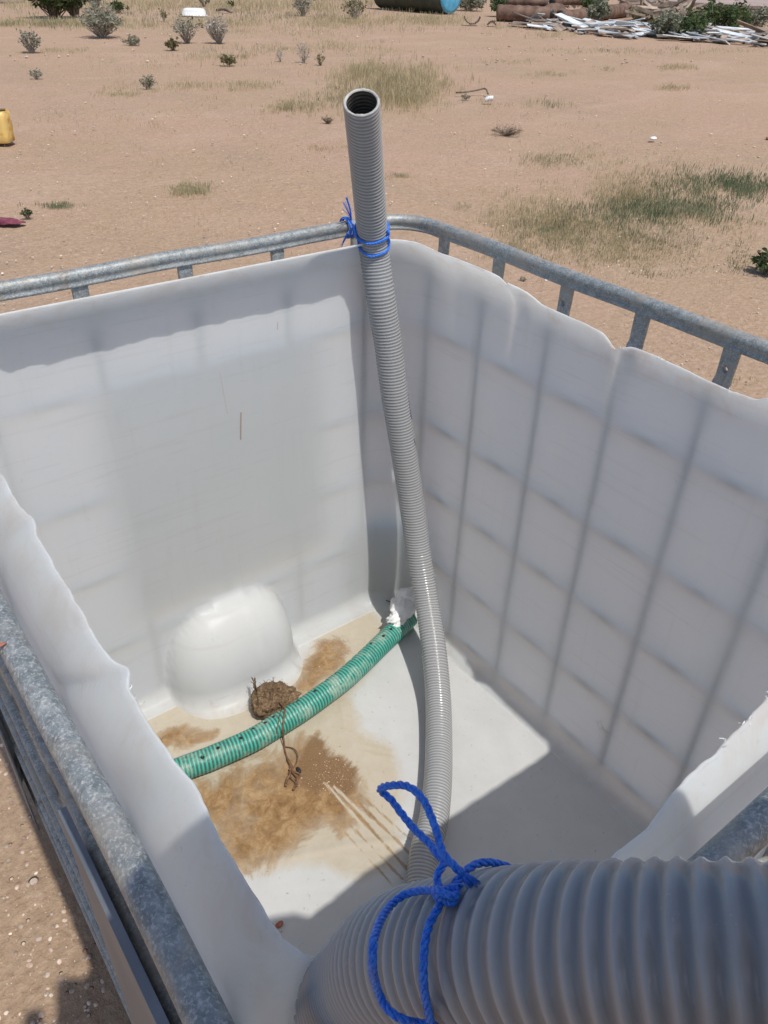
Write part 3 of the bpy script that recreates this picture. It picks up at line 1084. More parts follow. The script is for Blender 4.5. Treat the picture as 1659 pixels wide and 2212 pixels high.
def behind(p0, k0, p1, k1, lift, n=7):
    """hidden half of a turn, from p0 back to p1 round the far side"""
    c = HOSE_P[(k0 + k1) // 2]
    ax = HOSE_P[(k0 + k1) // 2 + 5] - HOSE_P[(k0 + k1) // 2 - 5]; ax /= np.linalg.norm(ax)
    view = c - CAM; view -= ax * (view @ ax); view /= np.linalg.norm(view)
    side = np.cross(ax, view)
    def ang(p):
        v = p - c; return math.atan2(v @ side, v @ view)
    a0, a1 = ang(p0), ang(p1)
    if abs(a0 - a1) > 2 * math.pi: a1 += 0
    out = []
    z0, z1 = (p0 - c) @ ax, (p1 - c) @ ax
    for k in range(1, n):
        f = k / n
        a = a0 + (a1 - a0) * f
        out.append(c + ax * (z0 + (z1 - z0) * f) + (view * math.cos(a) + side * math.sin(a)) * (HR + lift))
    return out

KB0 = int(np.argmin(np.linalg.norm(HOSE_P - dep(716, 2200, .478), axis=1))) - 40
KB1 = int(np.argmin(np.linalg.norm(HOSE_P - dep(1750, 2082, .234), axis=1)))


def near_rope():
    r = .00155
    root = empty('blue_rope', (0, 0, 0), 0, 'blue twisted rope with a free loop knotted round the near bend of the grey hose', 'rope')
    z7 = lambda x, y: ((1400 + x * .5425) / 1.8517, (3050 + y * .5425) / 1.8517)
    hs = lambda x, y: on_hose(*z7(x, y), r * 1.0, KB0, KB1)
    w1 = [hs(*q) for q in ((690, 985), (600, 942), (500, 945), (400, 975), (320, 1035), (250, 1120), (200, 1230), (170, 1350), (165, 1480), (180, 1600), (230, 1740), (300, 1840), (400, 1900), (500, 1922), (600, 1932))]
    w2 = [hs(*q) for q in ((600, 1932), (580, 1850), (550, 1700), (540, 1560), (545, 1420), (560, 1290), (590, 1180), (640, 1090), (690, 1000))]
    k0, k1 = w1[-1][1], w1[0][1]
    knot = w1[0][0]
    mb = MB()
    rope_strands(mb, [p for p, _ in w1], r)
    o = mb.build('first_turn', M['rope'], root); 
    mb = MB()
    rope_strands(mb, [p for p, _ in w2], r)
    mb.build('second_turn', M['rope'], root)
    # the turns close behind the hose
    mb = MB()
    pb = behind(w1[-1][0], k0, w1[0][0], k1, r)
    rope_strands(mb, [w1[-1][0]] + pb + [w1[0][0]], r)
    mb.build('back_turn', M['rope'], root)
    dk = np.linalg.norm(knot - CAM)
    fz = dk / np.linalg.norm(ray(*z7(690, 970)))
    F_ = lambda x, y, dd=0: dep(*z7(x, y), fz + dd)
    mb = MB()
    rope_strands(mb, [F_(690, 975), F_(655, 905, .002), F_(640, 850, .004), (F_(665, 790, .006)), F_(700, 730, .01), F_(655, 690, .012), F_(590, 600, .018), F_(480, 495, .024), F_(380, 375, .03), F_(295, 265, .034), F_(245, 225, .036),
                      F_(222, 200, .034), F_(250, 178, .03), F_(310, 168, .026), F_(400, 168, .022), F_(480, 208, .018), F_(550, 290, .014), F_(600, 400, .010), F_(640, 510, .006), F_(665, 610, .003), F_(700, 690, .000), F_(760, 755, -.002), F_(830, 820, -.002)],
                 r, fray=70)
    mb.build('free_loop', M['rope'], root)
    mb = MB()
    rope_strands(mb, [F_(690, 975), F_(740, 940, .001), F_(800, 920, .003), F_(880, 930, .008), F_(950, 948, .016)], r, fray=8)
    mb.build('short_tail', M['rope'], root)
    mb = MB()
    kr = r * 1.7
    pts = []
    for k in range(26):
        a = k / 25 * 2 * math.pi * 2
        pts.append(F_(705, 975, -.004) + AX.T @ np.array([math.cos(a) * kr * 1.4, math.sin(2 * a + .6) * kr * .8, math.sin(a) * kr * .7]))
    rope_strands(mb, pts, r * .95)
    pts = [F_(x, y, d) for x, y, d in ((650, 930, -.006), (690, 960, -.009), (740, 985, -.009), (785, 975, -.006), (770, 950, -.002), (710, 935, -.004), (660, 975, -.008), (670, 1005, -.006))]
    rope_strands(mb, pts, r * .95)
    mb.build('knot', M['rope'], root)
near_rope()


def far_rope():
    r = .0023
    k0 = int(np.argmin(np.linalg.norm(HOSE_P - hp[2], axis=1))); k1 = int(np.argmin(np.linalg.norm(HOSE_P - hp[5], axis=1)))
    hs = lambda q: on_hose(q[0], q[1], r, k0, k1)
    root = empty('blue_rope', (0, 0, 0), 0, 'thin blue rope lashing the upright hose to the far corner of the cage', 'rope')
    l1 = [(765.7, 495), (771.5, 514), (780, 520.5), (792, 525.6), (803.8, 526.3), (819.9, 522), (834.5, 515.3), (839.6, 508), (837.5, 500)]
    l2 = [(773, 515.3), (776, 534.4), (786.2, 546), (799.4, 553.4), (817, 551.2), (831.6, 544.6), (839.7, 535.8), (841.1, 522.7), (838.2, 513.9)]
    for nm, lst in (('upper_turn', l1), ('lower_turn', l2)):
        w = [hs(q) for q in lst]
        mb = MB()
        rope_strands(mb, [p for p, _ in w], r)
        pb = behind(w[-1][0], w[-1][1], w[0][0], w[0][1], r)
        rope_strands(mb, [w[-1][0]] + pb + [w[0][0]], r)
        mb.build(nm, M['rope'], root)
    # lashing round the rail with frayed ends
    mb = MB()
    K = hit(768, 492, 0, .085); K[1] = .0; 
    K = hit(752, 489, 1, .0); K[2] = 1.144
    for dx in (0, .006):
        ring = [K + np.array([dx + .002 * math.sin(a), math.cos(a) * .0185, math.sin(a) * .0185 - .002]) for a in np.linspace(0, 2 * math.pi, 14)]
        rope_strands(mb, ring, r * .9)
    a0 = hs(l1[0])[0]
    rope_strands(mb, [K + [0, .018, .004], (K + a0) / 2 + [0, .004, .006], a0], r)
    rope_strands(mb, [K + [0, .01, .018], K + [.004, .012, .035], K + [.012, .015, .052]], r * .8, fray=16)
    rope_strands(mb, [K + [0, .018, .0], K + [.02, .028, -.004], K + [.034, .032, -.018]], r * .8, fray=16)
    for k in range(8):
        e = K + np.array([rng.uniform(0, .04), rng.uniform(.012, .03), rng.uniform(.02, .055)])
        mb.tube([K + [0, .012, .014], (K + e) / 2 + [0, .004, .01], e], .0006, 4)
    mb.build('rail_lashing', M['rope'], root)
far_rope()


# ------------------------------------------------------------------ green hose on the tank floor
GR = .0255
gp = [hit(x, y, 2, Z0 + GR + .002) for x, y in ((250, 1718), (330, 1688), (395, 1660), (450, 1640), (500, 1619), (550, 1596), (600, 1566), (650, 1535), (700, 1500), (745, 1466), (790, 1425), (830, 1386), (868, 1350))]
gp.append(gp[-1] + (gp[-1] - gp[-2]) * .42 + np.array([0, 0, .004]))
GP, GS = spline(gp, .0011)


def green_hose():
    n = 40
    V, F, w, sa = ribbed(GP, GS, GR, .0008, .0079, n, 1.0)
    root = empty('green_hose', tuple(GP[0]), 0, 'green hose with dark stripes and drilled holes lying on the stained tank floor', 'hose')
    inv = Matrix.Translation(-Vector(GP[0]))
    hole = np.zeros(len(V))
    Vr = V.reshape(len(GP), n, 3)
    spots = [(438, 1636), (520, 1590), (575, 1559), (612, 1528), (668, 1486), (708, 1462), (745, 1434), (782, 1404), (835, 1367), (560, 1597), (640, 1516)]
    spots = [(470, 1614), (545, 1572), (590, 1545), (628, 1507), (700, 1470), (722, 1452), (757, 1424), (800, 1388), (845, 1358), (437, 1634), (520, 1592), (572, 1558), (609, 1531), (640, 1513), (680, 1490), (743, 1434), (770, 1404), (787, 1390), (827, 1371)]
    for q in spots:
        d = ray(*q); d /= np.linalg.norm(d)
        w_ = V - CAM; t = w_ @ d; dist = np.linalg.norm(w_ - t[:, None] * d, axis=1)
        k = np.argmin(dist + (t - t.min()) * .05)
        c = V[k]
        hole = np.maximum(hole, np.clip(1.25 - np.linalg.norm(V - c, axis=1) / .0058, 0, 1))
    T, N, B = frames(GP)
    inward = np.repeat(GP, n, 0) - V
    inward /= np.linalg.norm(inward, axis=1)[:, None]
    V = V + inward * (hole[:, None] * .004)
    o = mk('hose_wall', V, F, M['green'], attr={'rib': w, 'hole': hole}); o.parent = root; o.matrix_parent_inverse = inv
    # blunt end disc
    m = MB(); m.tube([GP[-1] - T[-1] * .001, GP[-1] + T[-1] * .001], GR - .0012, 28)
    o = m.build('end_face', M['black']); o.parent = root; o.matrix_parent_inverse = inv
green_hose()


def crumpled(center, R, seed, squash=(1, 1, 1), amp=.35, n=36, m=24, freq=3.0):
    rs = np.random.default_rng(seed)
    K = rs.normal(0, freq, (9, 3)); ph = rs.uniform(0, 6.28, 9)
    V = []
    for i in range(m + 1):
        a = math.pi * i / m
        for j in range(n):
            b = 2 * math.pi * j / n
            d = np.array([math.sin(a) * math.cos(b), math.sin(a) * math.sin(b), math.cos(a)])
            f = sum(abs(math.sin(K[q] @ d + ph[q])) for q in range(9)) / 9
            V.append(np.array(center) + d * np.array(squash) * R * (1 - amp + 2 * amp * f))
    F = [(i * n + j, (i + 1) * n + j, (i + 1) * n + (j + 1) % n, i * n + (j + 1) % n) for i in range(m) for j in range(n)]
    return V, F


def stopper():
    c = GP[-1]
    ax = GP[-1] - GP[-20]; ax /= np.linalg.norm(ax)
    root = empty('hose_stopper', tuple(c), 0, 'crumpled white plastic bag plugged into the end of the green hose with black wire', 'plastic bag')
    inv = Matrix.Translation(-Vector(c))
    mb = MB()
    V, F = crumpled(c + np.array([.012, -.012, .030]), .030, 4, (1, 1, .8), .4); mb.add(V, F)
    V, F = crumpled(c + np.array([-.010, -.022, .040]), .026, 7, (1, 1, 1), .4); mb.add(V, F)
    V, F = crumpled(c + np.array([.038, .004, .018]), .022, 9, (1.2, .8, .8), .55, freq=4.5); mb.add(V, F)
    V, F = crumpled(c + np.array([.052, .018, .004]), .016, 12, (1.1, .6, 1.1), .6, freq=5); mb.add(V, F)
    V, F = crumpled(c + np.array([-.018, -.02, .004]), .028, 14, (1, 1, 1), .35); mb.add(V, F)
    o = mb.build('bag', M['bagwhite']); o.parent = root; o.matrix_parent_inverse = inv
    for nm, pts in (('wire_end', [hit(834, 1297, 1, .075), hit(848, 1302, 1, .078), hit(858, 1306, 1, .082), hit(872, 1308, 1, .088)]),
                    ('wire_end', [hit(872, 1308, 1, .088), hit(880, 1295, 1, .085), hit(886, 1279, 1, .082), hit(890, 1262, 1, .08)])):
        mb = MB(); mb.tube(spline(pts, .004)[0], .0013, 6)
        o = mb.build(nm, M['black']); o.parent = root; o.matrix_parent_inverse = inv
    ring = [c + np.array([-.008, -.018, .038]) + np.array([math.cos(a) * .021, math.sin(a) * .021, .004 * math.sin(2 * a)]) for a in np.linspace(0, 6.28, 16)]
    mb = MB(); mb.tube(ring, .0014, 6)
    o = mb.build('wire_tie', M['black']); o.parent = root; o.matrix_parent_inverse = inv
stopper()


def clump():
    """wad of coir and a wet brown string slung over the green hose"""
    c = hit(588, 1510, 2, Z0 + .028)
    rs = np.random.default_rng(21)
    root = empty('fibre_clump', (c[0], c[1], Z0), 0, 'brown wad of matted fibre beside the green hose at the foot of the bulge', 'debris')
    inv = Matrix.Translation((-c[0], -c[1], -Z0))
    mb = MB()
    V, F = crumpled(c, .040, 2, (1.05, .80, .66), .50, 60, 40, 2.6)
    V = np.array(V) + rs.normal(0, .0009, (len(V), 3)); mb.add(V, F, a=.5)
    V, F = crumpled(c + np.array([-.016, .010, -.002]), .030, 6, (1.2, .9, .6), .5, 50, 32, 3)
    V = np.array(V) + rs.normal(0, .0008, (len(V), 3)); mb.add(V, F, a=.6)
    V, F = crumpled(c + np.array([.012, .020, -.010]), .022, 8, (1.2, .9, .6), .3, 40, 26, 4); mb.add(V, F, a=.2)
    o = mb.build('wad', M['fibre']); o.parent = root; o.matrix_parent_inverse = inv
    mb = MB()
    for k in range(420):
        d = rs.normal(0, 1, 3); d[2] = abs(d[2]) * .8; d /= np.linalg.norm(d)
        p = c + d * np.array([.036, .032, .028])
        t = rs.normal(0, 1, 3); t /= np.linalg.norm(t)
        L = rs.uniform(.006, .02)
        q = p + t * L + d * rs.uniform(-.001, .005)
        mid = (p + q) / 2 + d * .003
        mb.tube([p, mid, q], .00045, 3, False, a=rs.uniform(0, 1))
    up = c + np.array([.026, -.02, .024])
    for k in range(10):
        mb.tube([up, up + np.array([.002, -.004, .015]) + rs.normal(0, .002, 3), up + np.array([0, -.010, .030]) + rs.normal(0, .003, 3)], .0008, 4, a=.3)
    o = mb.build('loose_fibres', M['fibre']); o.parent = root; o.matrix_parent_inverse = inv

    root2 = empty('brown_string', tuple(hit(628, 1690, 2, Z0)), 0, 'wet brown string hung over the green hose and tangled in the muddy water', 'string')
    inv2 = Matrix.Translation(-Vector(hit(628, 1690, 2, Z0)))
    z = lambda x, y: ((950 + x * .3014) / 1.8517, (2650 + y * .3014) / 1.8517)
    def ong(x, y):
        q = z(x, y); d = ray(*q); d /= np.linalg.norm(d)
        w = GP - CAM; t = w @ d; dist = np.linalg.norm(w - t[:, None] * d, axis=1); k = int(np.argmin(dist)); r = GR + .002
        if dist[k] < r:
            ax = GP[min(k + 4, len(GP) - 1)] - GP[k - 4]; ax /= np.linalg.norm(ax)
            m = CAM - GP[k]; dp = d - ax * (d @ ax); mp = m - ax * (m @ ax)
            A = dp @ dp; Bq = 2 * dp @ mp; C = mp @ mp - r * r; disc = Bq * Bq - 4 * A * C
            if disc > 0: return CAM + d * ((-Bq - math.sqrt(disc)) / (2 * A))
        v = CAM + d * t[k] - GP[k]; return GP[k] + v / np.linalg.norm(v) * r
    fl = lambda x, y, h=.003: hit(*z(x, y), 2, Z0 + h)
    mb = MB()
    mb.tube(spline([hit(*z(560, 530), 2, Z0 + .045), ong(600, 570), ong(625, 660), ong(612, 760), ong(600, 880), ong(600, 930), fl(608, 985, .008), fl(620, 1080), fl(628, 1170), fl(665, 1290), fl(700, 1400), fl(710, 1440, .005)], .003)[0], .0021, 7)
    mb.tube(spline([ong(600, 590), ong(560, 690), ong(545, 800), ong(520, 930), fl(560, 990), fl(600, 1090), fl(640, 1200), fl(660, 1290), fl(690, 1400)], .003)[0], .0010, 6)
    mb.tube(spline([fl(640, 1120), fl(740, 1140, .008), fl(800, 1220, .010), fl(790, 1310, .006), fl(740, 1400, .004), fl(700, 1430)], .003)[0], .0013, 6)
    for (pp, r_) in (([(700, 1440), (760, 1450), (825, 1490), (800, 1540), (740, 1560)], .0022), ([(700, 1440), (690, 1500), (650, 1570), (640, 1640)], .0026), ([(720, 1450), (790, 1530), (780, 1620), (740, 1690)], .0026),
                     ([(680, 1470), (700, 1520), (760, 1580), (790, 1640)], .002), ([(660, 1280), (690, 1330), (720, 1380), (690, 1430)], .003)):
        mb.tube(spline([fl(x, y, .004 + .003 * (i % 2)) for i, (x, y) in enumerate(pp)], .003)[0], r_, 7)
    o = mb.build('wet_strand', M['string']); o.parent = root2; o.matrix_parent_inverse = inv2
clump()


def pebble_mesh(c, r, seed, sq=(1, .8, .6)):
    V, F = crumpled(c, r, seed, sq, .18, 10, 7, 1.6)
    return V, F


def burrs():
    rs = np.random.default_rng(15)
    k = 0
    for (px, py, ax, w, sg, n) in ((1613, 1556, 1, Y1, -1, 14), (1659, 1505, 1, Y1, -1, 8), (1566, 1600, 1, Y1, -1, 5), (291, 1504, 0, X1, -1, 6), (1427, 776, 0, X0, 1, 6), (1330, 757, 0, X0, 1, 7), (440, 592, 1, Y0, 1, 6), (1570, 843, 0, X0, 1, 6)):
        c = edge_solve(px, py, ax, w, sg)
        mb = MB()
        kk = int(np.argmin(np.hypot(PER[:, 0] - c[0], PER[:, 1] - c[1])))
        for q in range(n):
            i_ = (kk + int(rs.normal(0, 1.0))) % len(PER)
            b_ = np.array([*(PER[i_] + PERN[i_] * float(inset_top(PERH[i_]))), PERH[i_]]); d = rs.normal(0, 1, 3) + [0, 0, .7]; d /= np.linalg.norm(d)
            e = b_ + d * rs.uniform(.002, .006)
            mb.tube([b_ - [0, 0, .001], (b_ + e) / 2 + rs.normal(0, .0008, 3), e], .00045, 4, False)
        under(mb.build('plastic_burr', M['bagwhite']))
burrs()


def small_bits():
    V, F = pebble_mesh(hit(603, 1997, 2, Z0 + .005), .0065, 3, (1.2, .8, .5))
    tag(mk('red_stone', V, F, M['redstone']), 'small red stone lying alone on the pale tank floor below the dark hose', 'stone')
    V, F = pebble_mesh(hit(1, 1393, 2, 1.1555), .0026, 5, (1.6, .7, .35))
    tag(mk('red_stone', V, F, M['redstone']), 'tiny dark red flake resting on the near left cage rail', 'stone')
    V, F = pebble_mesh(hit(645, 1663, 2, Z0 + .004), .0055, 5, (.8, 1.5, .4))
    tag(mk('seed_pod', V, F, M['black']), 'black seed husk lying in the wet silt beside the string', 'seed')
    # coarse grains in the silt patch
    rs = np.random.default_rng(8)
    mb = MB()
    for k in range(260):
        px, py = rs.normal(718, 26), rs.normal(1675, 26)
        if rs.random() < .25: px, py = rs.normal(715, 30), rs.normal(1410, 22)
        c = hit(px, py, 2, Z0 + .002)
        r = abs(rs.normal(.0004, .0004)) + .0003
        V, F = crumpled(c, r, int(rs.integers(1e6)), (1, .9, .7), .15, 6, 4, 1.5)
        mb.add(V, F, a=rs.uniform(.2, 1))
    tag(mb.build('silt_grains', M['stone']), kind='stuff', label='coarse wet grains scattered in the brown silt on the tank floor')
small_bits()
#SECTION-TANK

# ------------------------------------------------------------------ vegetation
def blades(px, py, n, h, w, lean=.6, flat=.0, rs=rng):
    """thin bent blades standing at the surveyed pixels; returns V (n*5,3), F"""
    B = np.array([gnd(a, b) for a, b in zip(px, py)])
    B[:, 2] -= .012
    k = len(B)
    a = rs.uniform(0, 2 * math.pi, k)
    hh = h * rs.uniform(.45, 1.15, k)
    le = lean * rs.uniform(.1, 1.0, k) * hh
    d = np.stack([np.cos(a), np.sin(a), 0 * a], 1)
    sd = np.stack([-np.sin(a), np.cos(a), 0 * a], 1)
    tw = rs.uniform(0, 2 * math.pi, k)
    sd = np.stack([np.cos(tw), np.sin(tw), 0 * a], 1)
    ww = w * rs.uniform(.6, 1.3, k)
    up = np.array([0, 0, 1.0])
    m = B + d * (le * .35)[:, None] + up * (hh * .6 + .012)[:, None]
    t = B + d * le[:, None] + up * (hh + .012)[:, None]
    V = np.stack([B - sd * ww[:, None] * .5, B + sd * ww[:, None] * .5, m + sd * ww[:, None] * .4, t, m - sd * ww[:, None] * .4], 1).reshape(-1, 3)
    i = np.arange(k)[:, None] * 5
    F1 = np.concatenate([i + 0, i + 1, i + 2, i + 4], 1)
    F2 = np.concatenate([i + 4, i + 2, i + 3], 1)
    return V, F1, F2, np.repeat(rs.uniform(0, 1, k), 5)


def grass_field(name, patches, mat, label):
    VV = []; FF = []; A = []; n = 0
    rs = np.random.default_rng(77)
    for (cx, cy, rx, ry, nt, h, spread, w) in patches:
        # tufts, dense in clumps
        tx = rs.normal(cx, rx * .5, nt); ty = rs.normal(cy, ry * .5, nt)
        ty = np.clip(ty, -40, 1200)
        gg = np.array([gnd(a, b) for a, b in zip(tx, ty)])
        sc_ = 2.2 if cy > 280 else .8
        fld = np.sin(gg[:, 0] * sc_ * 2.1 + 1.7 * np.sin(gg[:, 1] * sc_ * 1.3)) + np.sin(gg[:, 1] * sc_ * 2.7 + 1.9 * np.sin(gg[:, 0] * sc_ * 1.1 + 2)) + .8 * np.sin((gg[:, 0] - gg[:, 1]) * sc_ * 5.1) + .6 * np.sin((gg[:, 0] * 1.3 + gg[:, 1]) * sc_ * 9.3)
        kp = fld + rs.normal(0, .9, nt) > (-1.4 if cy > 280 else -.75)
        tx = tx[kp]; ty = ty[kp]; nt = len(tx)
        nb = 7
        h = h * .8; w = w * .8
        bx = np.repeat(tx, nb) + rs.normal(0, spread, nt * nb); by = np.repeat(ty, nb) + rs.normal(0, spread * .35, nt * nb)
        hs = np.repeat(rs.uniform(.5, 1.15, nt), nb) * h
        V, F1, F2, a = blades(bx, by, nt * nb, hs, w, rs=rs)
        a = np.repeat(np.clip(rs.normal(.5, .22, nt), 0, 1), nb * 5) * .7 + a * .3
        VV.append(V); FF.append((F1 + n, F2 + n)); A.append(a); n += len(V)
    V = np.concatenate(VV)
    F = np.concatenate([f[0] for f in FF]).tolist() + np.concatenate([f[1] for f in FF]).tolist()
    o = mk(name, V, F, mat, smooth=False, attr={'var': np.concatenate(A)})
    tag(o, label=label, kind='stuff')


dry = [  # cx, cy, rx, ry, tufts, height, spread px, width
    (850, 185, 135, 46, 950, .20, 6, .007), (800, 160, 60, 22, 260, .16, 6, .007), (900, 215, 70, 22, 260, .15, 6, .006), (935, 165, 70, 25, 200, .13, 6, .006),
    (600, 228, 90, 14, 260, .07, 6, .006), (405, 409, 45, 14, 150, .045, 5, .004), (500, 122, 120, 7, 140, .10, 6, .007), (430, 185, 160, 10, 130, .06, 6, .006),
    (560, 183, 60, 8, 90, .06, 5, .006), (700, 100, 160, 18, 220, .09, 7, .008), (1110, 222, 100, 9, 150, .08, 5, .005), (1320, 150, 40, 4, 60, .05, 4, .006),
    (1450, 190, 38, 6, 70, .06, 4, .006), (1455, 145, 50, 6, 70, .06, 4, .007), (1090, 132, 80, 6, 60, .05, 5, .006), (1190, 160, 60, 7, 60, .05, 5, .006),
    (250, 205, 60, 5, 40, .05, 5, .006), (150, 110, 80, 5, 40, .06, 5, .007), (270, 195, 60, 14, 50, .05, 5, .006),
    # grass belts along the far side of the yard
    (120, 50, 230, 9, 420, .16, 8, .012), (420, 52, 330, 10, 520, .16, 8, .012), (780, 45, 230, 16, 620, .18, 8, .013), (600, 14, 420, 14, 900, .22, 8, .016),
    (300, 8, 330, 12, 520, .22, 8, .016), (940, 45, 80, 10, 160, .16, 7, .012), (870, -5, 500, 14, 700, .3, 9, .02), (1120, 62, 140, 5, 90, .10, 6, .009),
    (1420, 112, 260, 6, 120, .06, 6, .008), (1180, 76, 90, 5, 90, .12, 6, .009), (620, 70, 300, 12, 220, .08, 8, .009), (100, 5, 160, 14, 260, .25, 8, .016),
    (250, 330, 260, 40, 40, .03, 10, .004), (900, 300, 300, 60, 70, .03, 10, .004), (1200, 260, 300, 60, 80, .035, 10, .004), (150, 250, 200, 60, 50, .04, 9, .005), (380, 240, 200, 40, 70, .04, 9, .005),
    (520, 330, 260, 60, 50, .03, 9, .004), (430, 140, 260, 26, 150, .06, 9, .006), (330, 480, 300, 40, 40, .02, 9, .003),
    # near patch on the right, dry part
    (1180, 480, 150, 62, 900, .045, 9, .0032), (1300, 530, 190, 66, 900, .042, 10, .0030), (1180, 345, 70, 20, 110, .04, 7, .0035), (1400, 385, 170, 42, 420, .045, 8, .0035),
    (1330, 425, 160, 40, 420, .04, 8, .0032), (1110, 540, 70, 26, 230, .04, 8, .0028), (1260, 330, 120, 18, 70, .035, 8, .0035), (1450, 470, 130, 56, 260, .04, 9, .0032),
    (860, 380, 26, 5, 40, .03, 5, .003), (1000, 445, 20, 5, 20, .03, 4, .003), (1480, 690, 60, 10, 40, .03, 6, .002), (640, 545, 60, 8, 60, .02, 6, .002), (1620, 500, 60, 50, 40, .03, 8, .003),
    (700, 320, 60, 10, 40, .03, 6, .004), (1400, 560, 100, 60, 120, .035, 12, .0028)]
green = [(1400, 460, 190, 34, 420, .045, 10, .005), (1560, 400, 150, 34, 520, .05, 10, .006), (1480, 445, 130, 40, 400, .05, 9, .005), (1330, 520, 190, 54, 260, .035, 9, .004),
         (1190, 500, 110, 30, 130, .035, 9, .004), (1290, 440, 110, 22, 120, .035, 9, .004), (1620, 410, 60, 22, 150, .05, 9, .005), (1440, 590, 60, 14, 60, .03, 8, .004),
         (1600, 565, 40, 30, 40, .03, 7, .004), (700, 200, 160, 34, 160, .06, 7, .006), (600, 232, 80, 10, 60, .05, 6, .006), (1140, 225, 90, 8, 70, .06, 6, .006),
         (130, 443, 45, 7, 50, .03, 5, .004), (420, 410, 40, 12, 40, .035, 5, .004), (100, 52, 220, 7, 220, .14, 8, .012), (500, 30, 420, 16, 300, .16, 8, .013),
         (1200, 345, 70, 16, 40, .03, 7, .004), (860, 380, 22, 4, 16, .03, 5, .004), (1350, 105, 300, 5, 60, .06, 6, .008), (560, 108, 160, 10, 60, .07, 6, .007), (1570, 820, 60, 8, 14, .02, 5, .002)]
grass_field('dry_grass', dry, M['drygrass'], 'straw coloured dry grass growing in loose patches over the sandy yard')
grass_field('green_grass', green, M['greengrass'], 'short green weeds and grass creeping over the sandy yard')


def shrub(name, px, py, wpx, hpx, leafmat, twigmat, nleaf, ntwig, leafsize, label, cat='shrub', group=None, leafup=0.0, squat=1.0):
    g = gnd(px, py)
    dist = np.linalg.norm(g - CAM)
    W = wpx / FPX * dist; H = hpx / FPX * dist / max(.35, math.cos(math.asin(min(.95, CAM[2] / dist))))
    rs = np.random.default_rng(int(px * 7 + py * 13) % 99991)
    root = empty(name, tuple(g), 0, label, cat, group)
    mb = MB(); tips = []
    for k in range(ntwig):
        a = rs.uniform(0, 2 * math.pi); rr = W * .5 * math.sqrt(rs.uniform(.05, 1))
        tip = np.array([math.cos(a) * rr, math.sin(a) * rr, H * rs.uniform(.55, 1.05) * (1 - .35 * (rr / (W * .5)) ** 2) * squat])
        base = rs.normal(0, W * .04, 3); base[2] = -.01
        mid = base * .6 + tip * .4 + rs.normal(0, W * .05, 3); mid[2] = tip[2] * .4
        r = max(.0025, H * .009)
        mb.tube([base, mid, tip], np.array([r * 1.4, r, r * .35]), 4, False, a=rs.uniform(.2, .8))
        tips.append((base, mid, tip))
        for q in range(2):
            f = rs.uniform(.45, .9); p = mid * (1 - f) + tip * f
            e = p + rs.normal(0, 1, 3) * W * .09 + np.array([0, 0, H * .10])
            mb.tube([p, e], np.array([r * .7, r * .3]), 3, False, a=rs.uniform(.2, .8)); tips.append((p, (p + e) / 2, e))
    mb.build('stem', twigmat, root)
    if nleaf:
        k = int(nleaf * .75)
        ti = rs.integers(0, len(tips), k)
        f = rs.uniform(leafup, 1.08, k)
        P = np.array([tips[i][1] * (1 - x) + tips[i][2] * x for i, x in zip(ti, f)]) + rs.normal(0, W * .035, (k, 3))
        P[:, 2] = np.maximum(P[:, 2], .004)
        d1 = rs.normal(0, 1, (k, 3)); d1[:, 2] = np.abs(d1[:, 2]) * .6; d1 /= np.linalg.norm(d1, axis=1)[:, None]
        d2 = np.cross(d1, rs.normal(0, 1, (k, 3))); d2 /= np.linalg.norm(d2, axis=1)[:, None]
        s = leafsize * rs.uniform(.6, 1.4, k)[:, None]
        V = np.stack([P - d1 * s, P + d2 * s * .38, P + d1 * s, P - d2 * s * .38], 1).reshape(-1, 3)
        F = np.arange(4 * k).reshape(-1, 4)
        var = np.repeat(np.clip(rs.normal(.5, .2, k), 0, 1), 4)
        o = mk('foliage', V, F, leafmat, root, smooth=False, attr={'var': var})
    return root

SH = 'shrub'
shrub('dry_shrub', 68, 113, 42, 36, M['leafgrey'], M['leafpale'], 420, 60, .030, 'small grey bush near the left edge, on bare sand', SH)
shrub('dry_shrub', 221, 80, 78, 52, M['leafgrey'], M['leafpale'], 900, 110, .045, 'widest grey bush, pale bare twigs over olive leaves on a short stem', SH)
shrub('dry_shrub', 472, 93, 46, 46, M['leafpale'], M['leafpale'], 260, 110, .035, 'fan shaped leafless purplish brown bush in the far grass', SH)
shrub('dry_shrub', 405, 92, 52, 44, M['leafgrey'], M['leafpale'], 240, 60, .040, 'thin pale green bush left of the fan shaped one', SH)
shrub('low_bush', 373, 107, 30, 17, M['leafolive'], M['bark'], 500, 30, .028, 'rounded olive clump in front of the pale thin bush', SH)
shrub('low_bush', 494, 139, 32, 14, M['leafolive'], M['bark'], 560, 34, .024, 'dark olive dome shaped tuft at the end of a strip of grass', SH)
shrub('low_bush', 284, 96, 36, 10, M['leafgrey'], M['bark'], 380, 30, .025, 'flat grey brown cushion plant on open sand right of the widest bush', SH)
shrub('low_bush', 78, 168, 26, 13, M['leafgrey'], M['leafpale'], 260, 24, .016, 'tiny grey green plant alone on sand below the small left bush', SH)
shrub('low_bush', 320, 191, 32, 21, M['leafgrey'], M['leafgrey'], 420, 30, .015, 'blue green feathery plant alone on the sand', SH)
shrub('low_bush', 257, 28, 34, 17, M['leafdark'], M['bark'], 500, 24, .045, 'bright green low bush right of the big dark bush', SH)
shrub('dry_shrub', 355, 46, 20, 20, M['leafolive'], M['leafpale'], 120, 20, .035, 'spindly bush in front of the white basin on its left', SH)
shrub('dry_shrub', 655, 135, 34, 34, M['leafpale'], M['leafpale'], 90, 34, .020, 'wispy bare bush left of the tall straw coloured grass', SH)
shrub('dry_shrub', 606, 132, 20, 22, M['leafpale'], M['leafpale'], 60, 20, .018, 'smallest wispy bare twig bush, left of another like it', SH)
